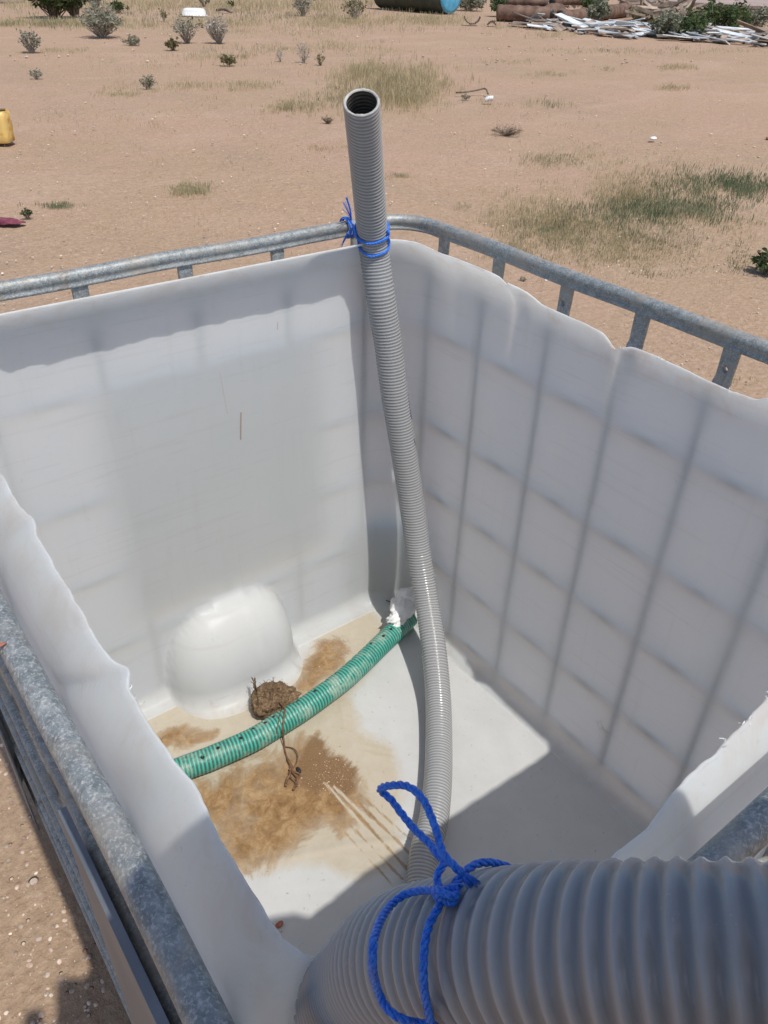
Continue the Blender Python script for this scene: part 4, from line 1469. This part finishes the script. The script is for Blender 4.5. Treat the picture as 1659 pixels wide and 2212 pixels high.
shrub('dry_shrub', 692, 140, 22, 20, M['leafolive'], M['leafolive'], 160, 24, .016, 'upright olive sprig at the edge of the tall straw grass', SH)
shrub('dry_shrub', 765, 40, 44, 38, M['leafolive'], M['leafpale'], 420, 44, .05, 'brownish bush in the grass belt above the standing hose', SH)
shrub('dry_shrub', 655, 34, 44, 40, M['leafgrey'], M['leafpale'], 260, 44, .05, 'pale loose bush at the upper edge, left of the brownish one', SH)
shrub('dry_shrub', 440, 14, 24, 20, M['leafgrey'], M['bark'], 220, 20, .04, 'grey bush behind the stick lying near the white basin', SH)
shrub('dry_shrub', 500, 18, 14, 14, M['leafdark'], M['bark'], 120, 12, .04, 'little dark bush right of the lying stick', SH)
shrub('low_bush', 708, 264, 28, 9, M['leafolive'], M['bark'], 90, 40, .010, 'dark spiky tuft left of the standing hose', SH)
shrub('low_bush', 60, 468, 22, 12, M['leafdark'], M['bark'], 240, 20, .011, 'small dark green weed beside the maroon cloth', SH)
shrub('low_bush', 1094, 262 + 28, 66, 12, M['leafolive'], M['bark'], 60, 60, .008, 'flat heap of dry brushwood right of the standing hose', SH)
shrub('leafy_weed', 1655, 592, 66, 44, M['leafdark'], M['leafgrey'], 620, 40, .020, 'leafy dark green weed at the right edge of the yard', SH)
shrub('low_bush', 1130, 607, 16, 8, M['leafgrey'], M['leafgrey'], 60, 12, .006, 'tiny weed seen just beyond the far right cage rail', SH)
shrub('low_bush', 1006, 213, 20, 8, M['leafgrey'], M['leafgrey'], 120, 20, .012, 'grey green tuft left of the tin on bare sand', SH)

# the big dark bush top left, several leaders
shrub('dark_bush', 118, 38, 84, 74, M['leafdark'], M['bark'], 5200, 90, .075, 'big dark green bush reaching out of the top of the picture', SH)
shrub('dark_bush', 160, 38, 60, 78, M['leafdark'], M['bark'], 3600, 60, .07, 'dark green bush standing against the right side of the biggest one', SH)
shrub('dry_shrub', 208, 20, 40, 44, M['leafgrey'], M['leafpale'], 700, 50, .06, 'grey leafy bush just right of the two dark green bushes', SH)
for (x, y, w, h, lm, lab) in ((1082, 36, 44, 34, 'leafdark', 'green bush between the blue tank end and the brown pipes'), (1288, 54, 44, 38, 'leafgrey', 'pale bush growing in front of the dark one in the scrap heap'),
                         (1277, 34, 56, 34, 'leafdark', 'dark bush behind the brown pipes'), (1440, 80, 72, 34, 'leafgrey', 'silver leaved bush in front of the white boards'),
                         (1492, 82, 62, 34, 'leafdark', 'dark bush right of the silver leaved one'), (1556, 68, 100, 42, 'leafdark', 'largest dark bush against the concrete slab'),
                         (1384, 54, 46, 24, 'leafolive', 'low olive bush amid the broken timber'), (1625, 60, 60, 28, 'leafgrey', 'straggling bush at the right end of the slab'),
                         (1012, 22, 70, 30, 'leafgrey', 'pale bush right behind the blue tank end'), (905, 22, 80, 22, 'leafolive', 'scrubby growth against the side of the dark tank')):
    shrub('scrub_bush', x, y, w, h, M[lm], M['leafpale'], int(w * h * .75), 40, .065, lab, SH)

# ------------------------------------------------------------------ stones
def stones():
    rs = np.random.default_rng(4)
    temps = []
    for k in range(6):
        V, F = crumpled((0, 0, 0), 1.0, 100 + k, (1, .8, .55), .2, 8, 5, 1.5)
        temps.append((np.array(V), np.array(F)))
    specs = []
    def area(n, x0, x1, y0, y1, r0, r1):
        for _ in range(n):
            px, py = rs.uniform(x0, x1), rs.uniform(y0, y1)
            specs.append((px, py, r0 + (r1 - r0) * rs.random() ** 3.2))
    area(900, -60, 320, 1380, 2300, .0010, .0062)
    area(1500, -60, 1720, 560, 900, .0014, .0070)
    area(1300, -60, 1720, 330, 600, .0018, .0100)
    area(700, -60, 1720, 130, 340, .003, .016)
    area(300, -60, 1720, 60, 140, .010, .035)
    VV = []; FF = []; A = []; n = 0
    for px, py, r in specs:
        g = gnd(px, py)
        if -.02 < g[0] < 1.01 and -.02 < g[1] < 1.22: continue
        V, F = temps[rs.integers(6)]
        a = rs.uniform(0, 6.28); R_ = np.array([[math.cos(a), -math.sin(a), 0], [math.sin(a), math.cos(a), 0], [0, 0, 1]])
        VV.append(V @ R_.T * r * np.array([1, 1, rs.uniform(.6, 1.1)]) + g + [0, 0, r * .15]); FF.append(F + n); A.append(np.full(len(V), np.clip(rs.normal(.5, .28), 0, 1))); n += len(V)
    o = mk('gravel', np.concatenate(VV), np.concatenate(FF), M['stone'], smooth=False, attr={'var': np.concatenate(A)})
    tag(o, label='small stones and grit strewn over the sand', kind='stuff')
stones()


# ------------------------------------------------------------------ scrap heap, tank, slab
def lay(mb, p, q, w, t, roll, mi=0, a=.5):
    p = np.array(p); q = np.array(q); x = q - p; L = np.linalg.norm(x); x /= L
    z = np.array([0, 0, 1.0]); y = np.cross(z, x); y /= np.linalg.norm(y); z = np.cross(x, y)
    c, s_ = math.cos(roll), math.sin(roll)
    y2 = y * c + z * s_; z2 = -y * s_ + z * c
    mb.box((p + q) / 2, (L, w, t), np.stack([x, y2, z2], 1), mi, a=a)


def scrap():
    rs = np.random.default_rng(31)
    poly = [(1095, 52), (1180, 62), (1260, 70), (1330, 78), (1400, 76), (1470, 84), (1560, 90), (1660, 100), (1720, 106)]
    px = [p[0] for p in poly]; py = [p[1] for p in poly]
    for k in range(150):
        x = rs.uniform(1120, 1700)
        yc = np.interp(x, px, py)
        front = rs.random()
        y = yc + rs.uniform(-16, 3)
        g = gnd(x, y)
        L = rs.uniform(.35, 1.5); a = rs.normal(math.atan2(.55, -.25), .55) if rs.random() < .7 else rs.uniform(0, 3.14)
        d = np.array([math.cos(a), math.sin(a), 0]) * L / 2
        h0 = rs.uniform(.02, .22) * (1 if y < yc - 3 else .4); tilt = rs.normal(0, .07) * L
        mb = MB()
        lay(mb, g - d + [0, 0, max(.02, h0 - tilt)], g + d + [0, 0, max(.02, h0 + tilt)], rs.uniform(.07, .26), .022, rs.normal(0, .25), a=rs.uniform(.1, 1))
        if k % 3 == 0:
            o = mb.build('grey_board', M['timber'], smooth=False)
            tag(o, 'bare grey brown board lying loose amid the white ones', 'board', 'bare boards in the scrap heap')
        else:
            o = mb.build('white_board', M['white_board'], smooth=False)
            tag(o, 'flaking white board lying loose in the long scrap heap', 'board', 'white boards in the scrap heap')
    for k in range(110):
        if k < 60: x = rs.uniform(1105, 1260); y = rs.uniform(2, 26)
        else: x = rs.uniform(1360, 1500); y = rs.uniform(34, 62)
        g = gnd(x, y); L = rs.uniform(.5, 2.0); a = rs.uniform(0, 3.14)
        d = np.array([math.cos(a), math.sin(a), 0]) * L / 2; h0 = rs.uniform(.04, .5); tilt = rs.normal(0, .16) * L
        mb = MB()
        lay(mb, g - d + [0, 0, max(.03, h0 - tilt)], g + d + [0, 0, max(.03, h0 + tilt)], rs.uniform(.05, .12), rs.uniform(.03, .07), rs.uniform(0, 1.5), a=rs.uniform(.1, 1))
        o = mb.build('broken_timber', M['timber'], smooth=False)
        tag(o, 'grey splintered length of timber lying loose in the scrap heap', 'timber', 'broken timber in the scrap heap')
    pipes = [((1073, 45), (1185, 50), .22, .22, 'longest brown pipe, lowest at the left end of the scrap heap'), ((1092, 42), (1178, 46), .13, .50, 'thin brown pipe lying on top of the longest one'),
             ((1182, 50), (1205, 44), .24, .24, 'short upright ended brown pipe joining the longest one'), ((1208, 51), (1262, 47), .20, .20, 'greyish brown pipe between the short one and the pale bush'),
             ((1292, 44), (1352, 36), .22, .22, 'brown pipe lying against the dark bush right of the others'), ((1190, 33), (1262, 30), .16, .42, 'pale brown pipe lying behind the row of pipes')]
    for (a, b_, r, h, lab) in pipes:
        p = gnd(*a); q = gnd(*b_); p[2] = h; q[2] = h
        P, _ = spline([p, (p + q) / 2 + rs.normal(0, .03, 3), q], .08)
        rr = r * (1 + .05 * np.sin(np.arange(len(P)) * 1.7))
        mb = MB(); mb.tube(P, rr, 18, a=.5)
        d = (q - p) / np.linalg.norm(q - p)
        mb2 = MB(); mb2.tube([p - d * .004, p - d * .012], r * .78, 16)
        root = empty('brown_pipe', (p[0], p[1], 0), 0, lab, 'pipe'); inv = Matrix.Translation((-p[0], -p[1], 0))
        o = mb.build('pipe_wall', M['log'], root); o.matrix_parent_inverse = inv
        o = mb2.build('mouth_shade_disc', M['black'], root); o.matrix_parent_inverse = inv  # black disc stands in for the shade inside the pipe
    # curved rusty metal bits
    for (x, y, w, n_, lab) in ((1019, 54, 34, 0, 'rusty curved piece of sheet metal lying open side up on the sand'), (1062, 56, 22, 1, 'jagged upright rusty scrap piece left of the brown pipes')):
        g = gnd(x, y); dist = np.linalg.norm(g - CAM); R_ = w / FPX * dist / 2
        V = []; F = []
        m = 15
        for j, off in enumerate((-.14, .14)):
            for k in range(m):
                a = math.pi * (1.08 + .84 * k / (m - 1)) if not n_ else math.pi * (.2 + .6 * k / (m - 1))
                jag = 1 + (.18 * math.sin(k * 2.3 + j)) * (1 if n_ else .3)
                V.append((R_ * math.cos(a) * .9, off, R_ * .95 + R_ * .9 * math.sin(a) * jag if not n_ else abs(R_ * math.sin(a)) * jag * 1.1))
        V = np.array(V); V[:, 2] -= V[:, 2].min() - .005
        V2 = V * np.array([.93, 1, 1]) + [0, 0, .025]
        V = np.concatenate([V, V2])
        for k in range(m - 1):
            F += [(k, k + 1, m + k + 1, m + k), (2 * m + k, 3 * m + k, 3 * m + k + 1, 2 * m + k + 1), (k, 2 * m + k, 2 * m + k + 1, k + 1), (m + k, m + k + 1, 3 * m + k + 1, 3 * m + k)]
        F += [(0, m, 3 * m, 2 * m), (m - 1, 3 * m - 1, 4 * m - 1, 2 * m - 1)]
        a = math.radians(142); Rz = np.array([[math.cos(a), -math.sin(a), 0], [math.sin(a), math.cos(a), 0], [0, 0, 1]])
        o = mk('rusty_scrap', V @ Rz.T, F, M['log'], smooth=False, attr={'var': np.full(len(V), .5)}); o.location = tuple(g)
        tag(o, lab, 'scrap metal')
    # tank lying on its side: blue end, dark body
    e = gnd(972, 30); b_ = gnd(800, 26)
    r = .56
    e[2] = r; b_[2] = r
    ax = e - b_; ax[2] = 0; ax /= np.linalg.norm(ax)
    view = CAM - e; view[2] = 0; view /= np.linalg.norm(view)
    ax = ax * .70 + view * .72; ax /= np.linalg.norm(ax)
    root = empty('storage_tank', (e[0], e[1], 0), 0, 'dark storage tank lying on its side with a chalky blue round end', 'tank'); inv = Matrix.Translation((-e[0], -e[1], 0))
    body = MB(); body.tube([e - ax * 3.4, e - ax * 3.3, e - ax * .02], np.array([r * .8, r, r]), 40, a=.5)
    for q in (.4, 1.3, 2.2): body.tube([e - ax * (q + .04), e - ax * q], r * 1.015, 40, a=.3)
    o = body.build('tank_body', M['darktank'], root); o.matrix_parent_inverse = inv
    end = MB(); end.tube([e - ax * .02, e + ax * .01, e + ax * .05, e + ax * .08], np.array([r * 1.01, r, r * .8, r * .3]), 40)
    o = end.build('blue_end', M['bluedrum'], root); o.matrix_parent_inverse = inv
    # concrete slab
    p = gnd(1335, 22); q = gnd(1900, 58)
    x = q - p; L = np.linalg.norm(x); x /= L; y = np.array([x[1], -x[0], 0])
    if y @ (p - CAM) < 0: y = -y
    mb = MB(); R_ = np.stack([x, y, np.array([0, 0, 1.0])], 1)
    root = empty('concrete_slab', tuple(p), 0, 'raised dusty concrete floor slab behind the scrap heap', 'slab')
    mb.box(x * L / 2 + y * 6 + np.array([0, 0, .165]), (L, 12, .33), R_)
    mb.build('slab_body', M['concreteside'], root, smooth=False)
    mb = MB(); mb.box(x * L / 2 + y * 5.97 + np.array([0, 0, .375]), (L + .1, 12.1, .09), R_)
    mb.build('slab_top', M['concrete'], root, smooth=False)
scrap()


def loose_items():
    rs = np.random.default_rng(9)
    # upturned white basin far off
    g = gnd(420, 34); dist = np.linalg.norm(g - CAM)
    w = 45 / FPX * dist
    V = []; F = []
    prof = [(.50, .0), (.50, .03), (.46, .04), (.43, .16), (.38, .22), (.30, .235), (.0, .24)]
    n = 28
    for r_, z in prof:
        for k in range(n):
            a = 2 * math.pi * k / n; c, s_ = math.cos(a), math.sin(a)
            V.append((math.copysign(abs(c) ** .6, c) * r_ * w, math.copysign(abs(s_) ** .6, s_) * r_ * w * .7, z * w * 1.1))
    for i in range(len(prof) - 1):
        for k in range(n):
            F.append((i * n + k, i * n + (k + 1) % n, (i + 1) * n + (k + 1) % n, (i + 1) * n + k))
    o = mk('plastic_basin', V, F, M['bagwhite']); o.location = tuple(g); o.rotation_euler = (0, 0, math.radians(140))
    tag(o, 'white basin lying upside down in the far grass', 'basin')
    mb = MB(); a = gnd(469, 25); b_ = gnd(500, 29); a[2] = b_[2] = .04
    mb.tube(spline([a, (a + b_) / 2 + [0, 0, .05], b_], .1)[0], .045, 7, a=.3)
    tag(mb.build('wooden_pole', M['timber']), 'dark pole lying on the sand right of the white basin', 'pole')
    # tin with a bent black stick
    g = gnd(1057, 222)
    P = [np.array([0, 0, .035]), np.array([-.055, .03, .06])]
    root = empty('crushed_tin', tuple(g), 0, 'small crushed silver tin on the sand at the end of a dark stick', 'tin')
    mb = MB(); L0 = np.array([.035, -.04, .028]); L1 = np.array([-.035, .03, .055])
    PP, _ = spline([L0, (L0 + L1) / 2 + [0, 0, .01], L1], .006)
    mb.tube(PP, .032 * (1 + .16 * np.sin(np.arange(len(PP)) * 1.9)), 14)
    mb.build('tin_body', M['bagwhite'], root)
    mb = MB(); mb.tube([L0 + (L0 - L1) * .02, L0 + (L0 - L1) * .05], .024, 14); mb.build('tin_opening', M['galv'], root)
    mb = MB(); mb.tube(spline([gnd(1054, 208) + [0, 0, .03], gnd(1046, 203) + [0, 0, .07], gnd(1030, 203) + [0, 0, .05], gnd(1000, 206) + [0, 0, .04], gnd(985, 205) + [0, 0, .03]], .03)[0], .012, 6, a=.2)
    tag(mb.build('dry_stick', M['bark']), 'bent dark stick lying in the grass left of the silver tin', 'stick')
    # cut yellow jerrycan
    g = gnd(-6, 306)
    fx = np.array([AX[0][0], AX[0][1], 0]); fx /= np.linalg.norm(fx); fy = np.array([-fx[1], fx[0], 0])
    root = empty('jerrycan', tuple(g), math.atan2(fx[1], fx[0]), 'cut open yellow oily jerrycan standing at the left edge of the yard', 'jerrycan')
    def shell(x0, x1, y0, y1, r, zt, wall, name, mat, tilt=0):
        P = round_rect(x0, x1, y0, y1, r, 0, 5, .02)
        n = len(P); zs = [0, .01, .06, .14, .2, 1]
        V = []
        for j, q in enumerate(zs):
            for i, p in enumerate(P):
                top = zt + .018 * math.sin(i * .55) + tilt * p[0]
                z = top if q == 1 else min(q, top - .004)
                k = .93 if q == 0 else 1 + .02 * math.sin(z * 60)
                cx, cy = (x0 + x1) / 2, (y0 + y1) / 2
                V.append((cx + (p[0] - cx) * k, cy + (p[1] - cy) * k, z))
        m = len(V)
        for j, q in enumerate(zs):
            for i, p in enumerate(P):
                v = V[j * n + i]; cx, cy = (x0 + x1) / 2, (y0 + y1) / 2
                V.append((cx + (v[0] - cx) * .97, cy + (v[1] - cy) * .97, max(v[2], .006)))
        F = []
        for j in range(len(zs) - 1):
            for i in range(n):
                k = (i + 1) % n
                F.append((j * n + i, j * n + k, (j + 1) * n + k, (j + 1) * n + i)); F.append((m + j * n + i, m + (j + 1) * n + i, m + (j + 1) * n + k, m + j * n + k))
        J = (len(zs) - 1) * n
        for i in range(n):
            k = (i + 1) % n; F.append((J + i, J + k, m + J + k, m + J + i))
        F.append(tuple(range(n - 1, -1, -1))); F.append(tuple(m + i for i in range(n)))
        return mk(name, V, F, mat, root)
    shell(-.17, .155, -.10, .10, .05, .245, .004, 'can_body', M['yellow_cloudy'], .10)
    mb = MB()
    arc = [np.array([.02 + .075 * math.cos(a) - .09, -.104, .10 + .15 * math.sin(a)]) for a in np.linspace(-.3, 1.75, 12)]
    mb.tube(spline(arc, .01)[0], .014, 8); mb.build('grimy_handle', M['cutbrown'], root)
    mb = MB(); mb.tube(spline([(-.15, -.08, .255), (-.02, -.085, .27), (.08, -.06, .285), (.13, .03, .28)], .01)[0], .012, 8); mb.build('cut_flap', M['cutbrown'], root)
    mb = MB(); mb.box((-.06, -.1015, .12), (.13, .004, .17)); o = mb.build('clean_yellow_face', M['yellow'], root, smooth=False)
    # maroon rag
    g = gnd(8, 481); V, F = crumpled((0, 0, .01), .085, 44, (1.5, .6, .22), .5, 40, 26, 3.5)
    V = np.array(V); V[:, 2] = np.maximum(V[:, 2], .001)
    o = mk('maroon_rag', V, F, M['maroon']); o.location = tuple(g); o.rotation_euler = (0, 0, math.atan2(fx[1], fx[0]) - .1)
    tag(o, 'crumpled maroon rag lying on the sand at the left edge', 'cloth')
    for (x, y, r, lab) in ((1411, 301, .035, 'pale flat stone alone on the sand in front of the dry grass'), (1180, 606, .010, 'bright white pebble just beyond the far right cage rail'), (1660, 300, .03, 'brown stone at the right edge of the open sand')):
        V, F = crumpled(gnd(x, y) + [0, 0, r * .3], r, int(x), (1.3, .9, .5), .2, 14, 9, 1.5)
        tag(mk('loose_stone', V, F, M['redstone'] if x > 1600 else M['bagwhite']), lab, 'stone')
    V, F = crumpled(gnd(5, 5) + [0, 0, .2], .5, 3, (1.5, .8, .5), .3, 20, 12, 1.5)
    tag(mk('white_sack', V, F, M['bagwhite']), 'white bundle at the top left corner behind the dark bush', 'bundle')
M['yellow_cloudy'] = simple('oily_yellow_plastic', (.50, .24, .02), (.66, .46, .16), 9, .35, 0, .3, .004, lo=.42, hi=.58)
loose_items()
#SECTION-YARD


# ------------------------------------------------------------------ the person taking the picture (stands behind the viewpoint; only the shadow is seen)
def skin_mesh(name, joints, bones, mat, parent, sub=2, root_i=0):
    """joints: {key: (pos, radius)}; bones: [(a, b)]"""
    keys = list(joints)
    me = bpy.data.meshes.new(name)
    me.from_pydata([tuple(joints[k][0]) for k in keys], [(keys.index(a), keys.index(b)) for a, b in bones], [])
    o = bpy.data.objects.new(name, me); col.objects.link(o)
    md = o.modifiers.new('s', 'SKIN')
    if not me.skin_vertices: me.skin_vertices.new()
    for i, k in enumerate(keys):
        r = joints[k][1]
        me.skin_vertices[0].data[i].radius = (r, r) if not isinstance(r, tuple) else r
        me.skin_vertices[0].data[i].use_root = (i == root_i)
    o.modifiers.new('d', 'SUBSURF').levels = sub
    o.modifiers['d'].render_levels = sub
    dg = bpy.context.evaluated_depsgraph_get(); dg.update()
    m2 = bpy.data.meshes.new_from_object(o.evaluated_get(dg)); m2.name = name
    bpy.data.objects.remove(o)
    m2.materials.clear(); m2.materials.append(mat)
    m2.polygons.foreach_set('use_smooth', [True] * len(m2.polygons))
    r = bpy.data.objects.new(name, m2); col.objects.link(r)
    if parent: r.parent = parent; r.matrix_parent_inverse = Matrix.Translation(-parent.location)
    return r


def photographer():
    M['skin'] = simple('brown_skin', (.16, .085, .05), (.20, .11, .065), 30, .5, 0, .1, .001)
    M['shirt'] = simple('bounce_cream_cotton', (.60, .57, .50), (.66, .63, .56), 200, .9, 0, .3, .001)  # kept pale to bounce light onto the near hose
    M['trouser'] = simple('blue_denim', (.05, .07, .12), (.08, .10, .16), 300, .9, 0, .3, .001)
    M['straw'] = simple('shade_hat_weave', (.42, .34, .20), (.55, .45, .28), 160, .9, 0, .5, .001)  # for the hat added as a sun blocker
    A = np.array
    R_, U_, F_ = AX
    cb = CAM - F_ * .030                                            # centre of the small camera held up
    root = empty('person', (1.0, 1.66, 0), 0, 'person with added shade hat and light bouncing cream shirt holding up a small camera', 'person')
    head = A([.930, 1.475, 1.655])
    rh = cb + R_ * .062 - U_ * .030 - F_ * .030
    lh = cb - R_ * .058 - U_ * .030 - F_ * .030
    J = dict(pel=(A([1.0, 1.66, .96]), .118), wst=(A([.995, 1.635, 1.12]), .108), che=(A([.99, 1.605, 1.30]), .125), nkb=(A([.985, 1.58, 1.44]), .080),
             nk=(A([.955, 1.545, 1.52]), .055), chin=(head + A([0, -.02, -.045]), (.066, .074)), hd=(head + A([0, .005, .03]), (.078, .094)), top=(head + A([0, .005, .085]), (.060, .070)),
             shr=(A([.845, 1.59, 1.43]), .062), shl=(A([1.195, 1.59, 1.42]), .062), elr=(A([.690, 1.405, 1.560]), .044), ell=(A([1.29, 1.50, 1.22]), .044),  # right elbow raised so the forearm shades the near hose
             wrl=(lh - A([.028, -.075, .065]), .028), wrr=(rh + A([-.055, .045, -.008]), .028), pll=(lh, (.036, .020)), plr=(rh, (.036, .020)),
             hpl=(A([.905, 1.665, .90]), .095), hpr=(A([1.095, 1.665, .90]), .095), knl=(A([.89, 1.62, .50]), .060), knr=(A([1.12, 1.64, .50]), .060),
             anl=(A([.89, 1.68, .09]), .042), anr=(A([1.13, 1.70, .09]), .042), tol=(A([.88, 1.53, .035]), .034), tor=(A([1.14, 1.55, .035]), .034))
    # her arms clear the hose, which leaves the tank below the left forearm
    B = [('pel', 'wst'), ('wst', 'che'), ('che', 'nkb'), ('nkb', 'nk'), ('nk', 'chin'), ('chin', 'hd'), ('hd', 'top'), ('nkb', 'shl'), ('nkb', 'shr'), ('shl', 'ell'), ('shr', 'elr'), ('ell', 'wrl'), ('elr', 'wrr'),
         ('wrl', 'pll'), ('wrr', 'plr'), ('pel', 'hpl'), ('pel', 'hpr'), ('hpl', 'knl'), ('hpr', 'knr'), ('knl', 'anl'), ('knr', 'anr'), ('anl', 'tol'), ('anr', 'tor')]
    for side, palm, sg in (('l', lh, -1), ('r', rh, 1)):
        for k, (du, ln) in enumerate(((.026, .026), (.010, .030), (-.006, .029), (-.021, .023))):
            a = palm + U_ * du + R_ * sg * .012
            b_ = a + F_ * .016 + R_ * sg * .008
            c_ = b_ + F_ * .012 - R_ * sg * ln
            J['f%s%da' % (side, k)] = (a, .0095); J['f%s%db' % (side, k)] = (b_, .0088); J['f%s%dc' % (side, k)] = (c_ - F_ * .004, .0072)
            B += [('pl' + side, 'f%s%da' % (side, k)), ('f%s%da' % (side, k), 'f%s%db' % (side, k)), ('f%s%db' % (side, k), 'f%s%dc' % (side, k))]
        a = palm - R_ * sg * .020 - F_ * .016 + U_ * .004; b_ = a - R_ * sg * .020 + U_ * .016 + F_ * .006
        J['t%sa' % side] = (a, .011); J['t%sb' % side] = (b_, .009)
        B += [('pl' + side, 't%sa' % side), ('t%sa' % side, 't%sb' % side)]
    skin_mesh('body', J, B, M['skin'], root)
    # face: nose, ears, eyes and mouth
    fd = A([0, -1.0, 0])
    mb = MB(); mb.tube([head + A([0, -.078, .045]), head + A([0, -.094, .022]), head + A([0, -.100, .010]), head + A([0, -.088, .002])], A([.006, .010, .014, .008]), 10); 
    o = mb.build('nose', M['skin'], root); o.matrix_parent_inverse = Matrix.Translation(-root.location)
    for sx in (-1, 1):
        V, F = crumpled(head + A([sx * .080, .012, .020]), .026, 3, (.35, .7, 1), .06, 14, 10, 1); o = mk('ear', V, F, M['skin'], root); o.matrix_parent_inverse = Matrix.Translation(-root.location)
        V, F = crumpled(head + A([sx * .030, -.083, .040]), .010, 3, (1.2, .5, .7), .02, 14, 10, 1); o = mk('eye', V, F, M['black'], root); o.matrix_parent_inverse = Matrix.Translation(-root.location)
    mb = MB(); mb.tube([head + A([-.026, -.084, -.025]), head + A([0, -.092, -.024]), head + A([.026, -.084, -.025])], .005, 8); o = mb.build('mouth', M['redstone'], root); o.matrix_parent_inverse = Matrix.Translation(-root.location)
    S = {k: (J[k][0], (tuple(x + .012 for x in J[k][1]) if isinstance(J[k][1], tuple) else J[k][1] + .014)) for k in ('pel', 'wst', 'che', 'nkb', 'shl', 'shr')}; S['pel'] = (A([1.0, 1.66, .93]), .150); S['wst'] = (S['wst'][0], .140); S['che'] = (S['che'][0], .155); S['nkb'] = (S['nkb'][0] - A([0, 0, .01]), .100)
    S['el'] = (J['ell'][0], .066); S['er'] = (J['elr'][0], .088)
    S['fl'] = (J['ell'][0] * .25 + J['wrl'][0] * .75, .050); S['fr'] = (J['elr'][0] * .12 + J['wrr'][0] * .88, .074)  # right sleeve widened to block sun from the hose
    skin_mesh('shirt', S, [('pel', 'wst'), ('wst', 'che'), ('che', 'nkb'), ('nkb', 'shl'), ('nkb', 'shr'), ('shl', 'el'), ('shr', 'er'), ('el', 'fl'), ('er', 'fr')], M['shirt'], root)
    T_ = {k: (J[k][0], (tuple(x + .018 for x in J[k][1]) if isinstance(J[k][1], tuple) else J[k][1] + .016)) for k in ('pel', 'hpl', 'hpr', 'knl', 'knr', 'anl', 'anr')}
    T_['pel'] = (J['pel'][0] - A([0, 0, .03]), .125); T_['wb'] = (A([1.0, 1.645, 1.06]), .125); T_['hpl'] = (J['hpl'][0], .108); T_['hpr'] = (J['hpr'][0], .108)
    T_['anl'] = (J['anl'][0] + A([0, 0, .03]), .062); T_['anr'] = (J['anr'][0] + A([0, 0, .03]), .062)
    skin_mesh('trousers', T_, [('wb', 'pel'), ('pel', 'hpl'), ('pel', 'hpr'), ('hpl', 'knl'), ('hpr', 'knr'), ('knl', 'anl'), ('knr', 'anr')], M['trouser'], root)
    for nm, a, t_ in (('l', 'anl', 'tol'), ('r', 'anr', 'tor')):
        skin_mesh('boot', {'a': (J[a][0] + A([0, 0, .03]), .056), 'b': (J[a][0] + A([0, .02, -.035]), .048), 'c': (J[t_][0] + A([0, 0, .012]), (.046, .042))}, [('a', 'b'), ('b', 'c')], M['cutbrown'], root)
    # straw hat, added so its brim shades the near hose
    n = 48; V = []; F = []
    prof = [(.164, -.014), (.166, -.009), (.145, .002), (.112, .012), (.103, .020), (.100, .07), (.088, .105), (.055, .118), (.0, .112), ]
    c0 = head + A([.0, -.005, .072])
    for r_, z in prof:
        for k in range(n):
            a = 2 * math.pi * k / n
            V.append(c0 + A([r_ * math.cos(a) * .93, r_ * math.sin(a) * 1.06, z + (.012 * math.cos(2 * a) * max(0, r_ - .1) / .06)]))
    for i in range(len(prof) - 1):
        for k in range(n): F.append((i * n + k, i * n + (k + 1) % n, (i + 1) * n + (k + 1) % n, (i + 1) * n + k))
    m = len(V)
    V += [v - A([0, 0, .005]) if i < 4 * n else v for i, v in enumerate(V)]
    F += [tuple(m + q for q in f[::-1]) for f in F[:3 * n]]
    F += [(k, m + k, m + (k + 1) % n, (k + 1) % n) for k in range(n)]
    o = mk('added_shade_hat', V, F, M['straw'], root); o.matrix_parent_inverse = Matrix.Translation(-root.location)
    # compact camera
    cr = empty('compact_camera', tuple(cb), 0, 'small black compact camera held in both hands over the near tank corner', 'camera')
    inv = Matrix.Translation(-Vector(cb)); RR = AX.T
    mb = MB(); mb.box(cb, (.058, .098, .020), RR @ A([[1, 0, 0], [0, 1, 0], [0, 0, 1.0]])); o = mb.build('camera_body', M['black'], cr, smooth=False); o.matrix_parent_inverse = inv
    mb = MB(); mb.tube([cb + F_ * .011, cb + F_ * .024], .016, 24); o = mb.build('lens_barrel', M['galv'], cr); o.matrix_parent_inverse = inv
    mb = MB(); mb.tube([cb - R_ * .018 + U_ * .049, cb - R_ * .018 + U_ * .053], .005, 16); o = mb.build('shutter_button', M['galv'], cr); o.matrix_parent_inverse = inv
photographer()
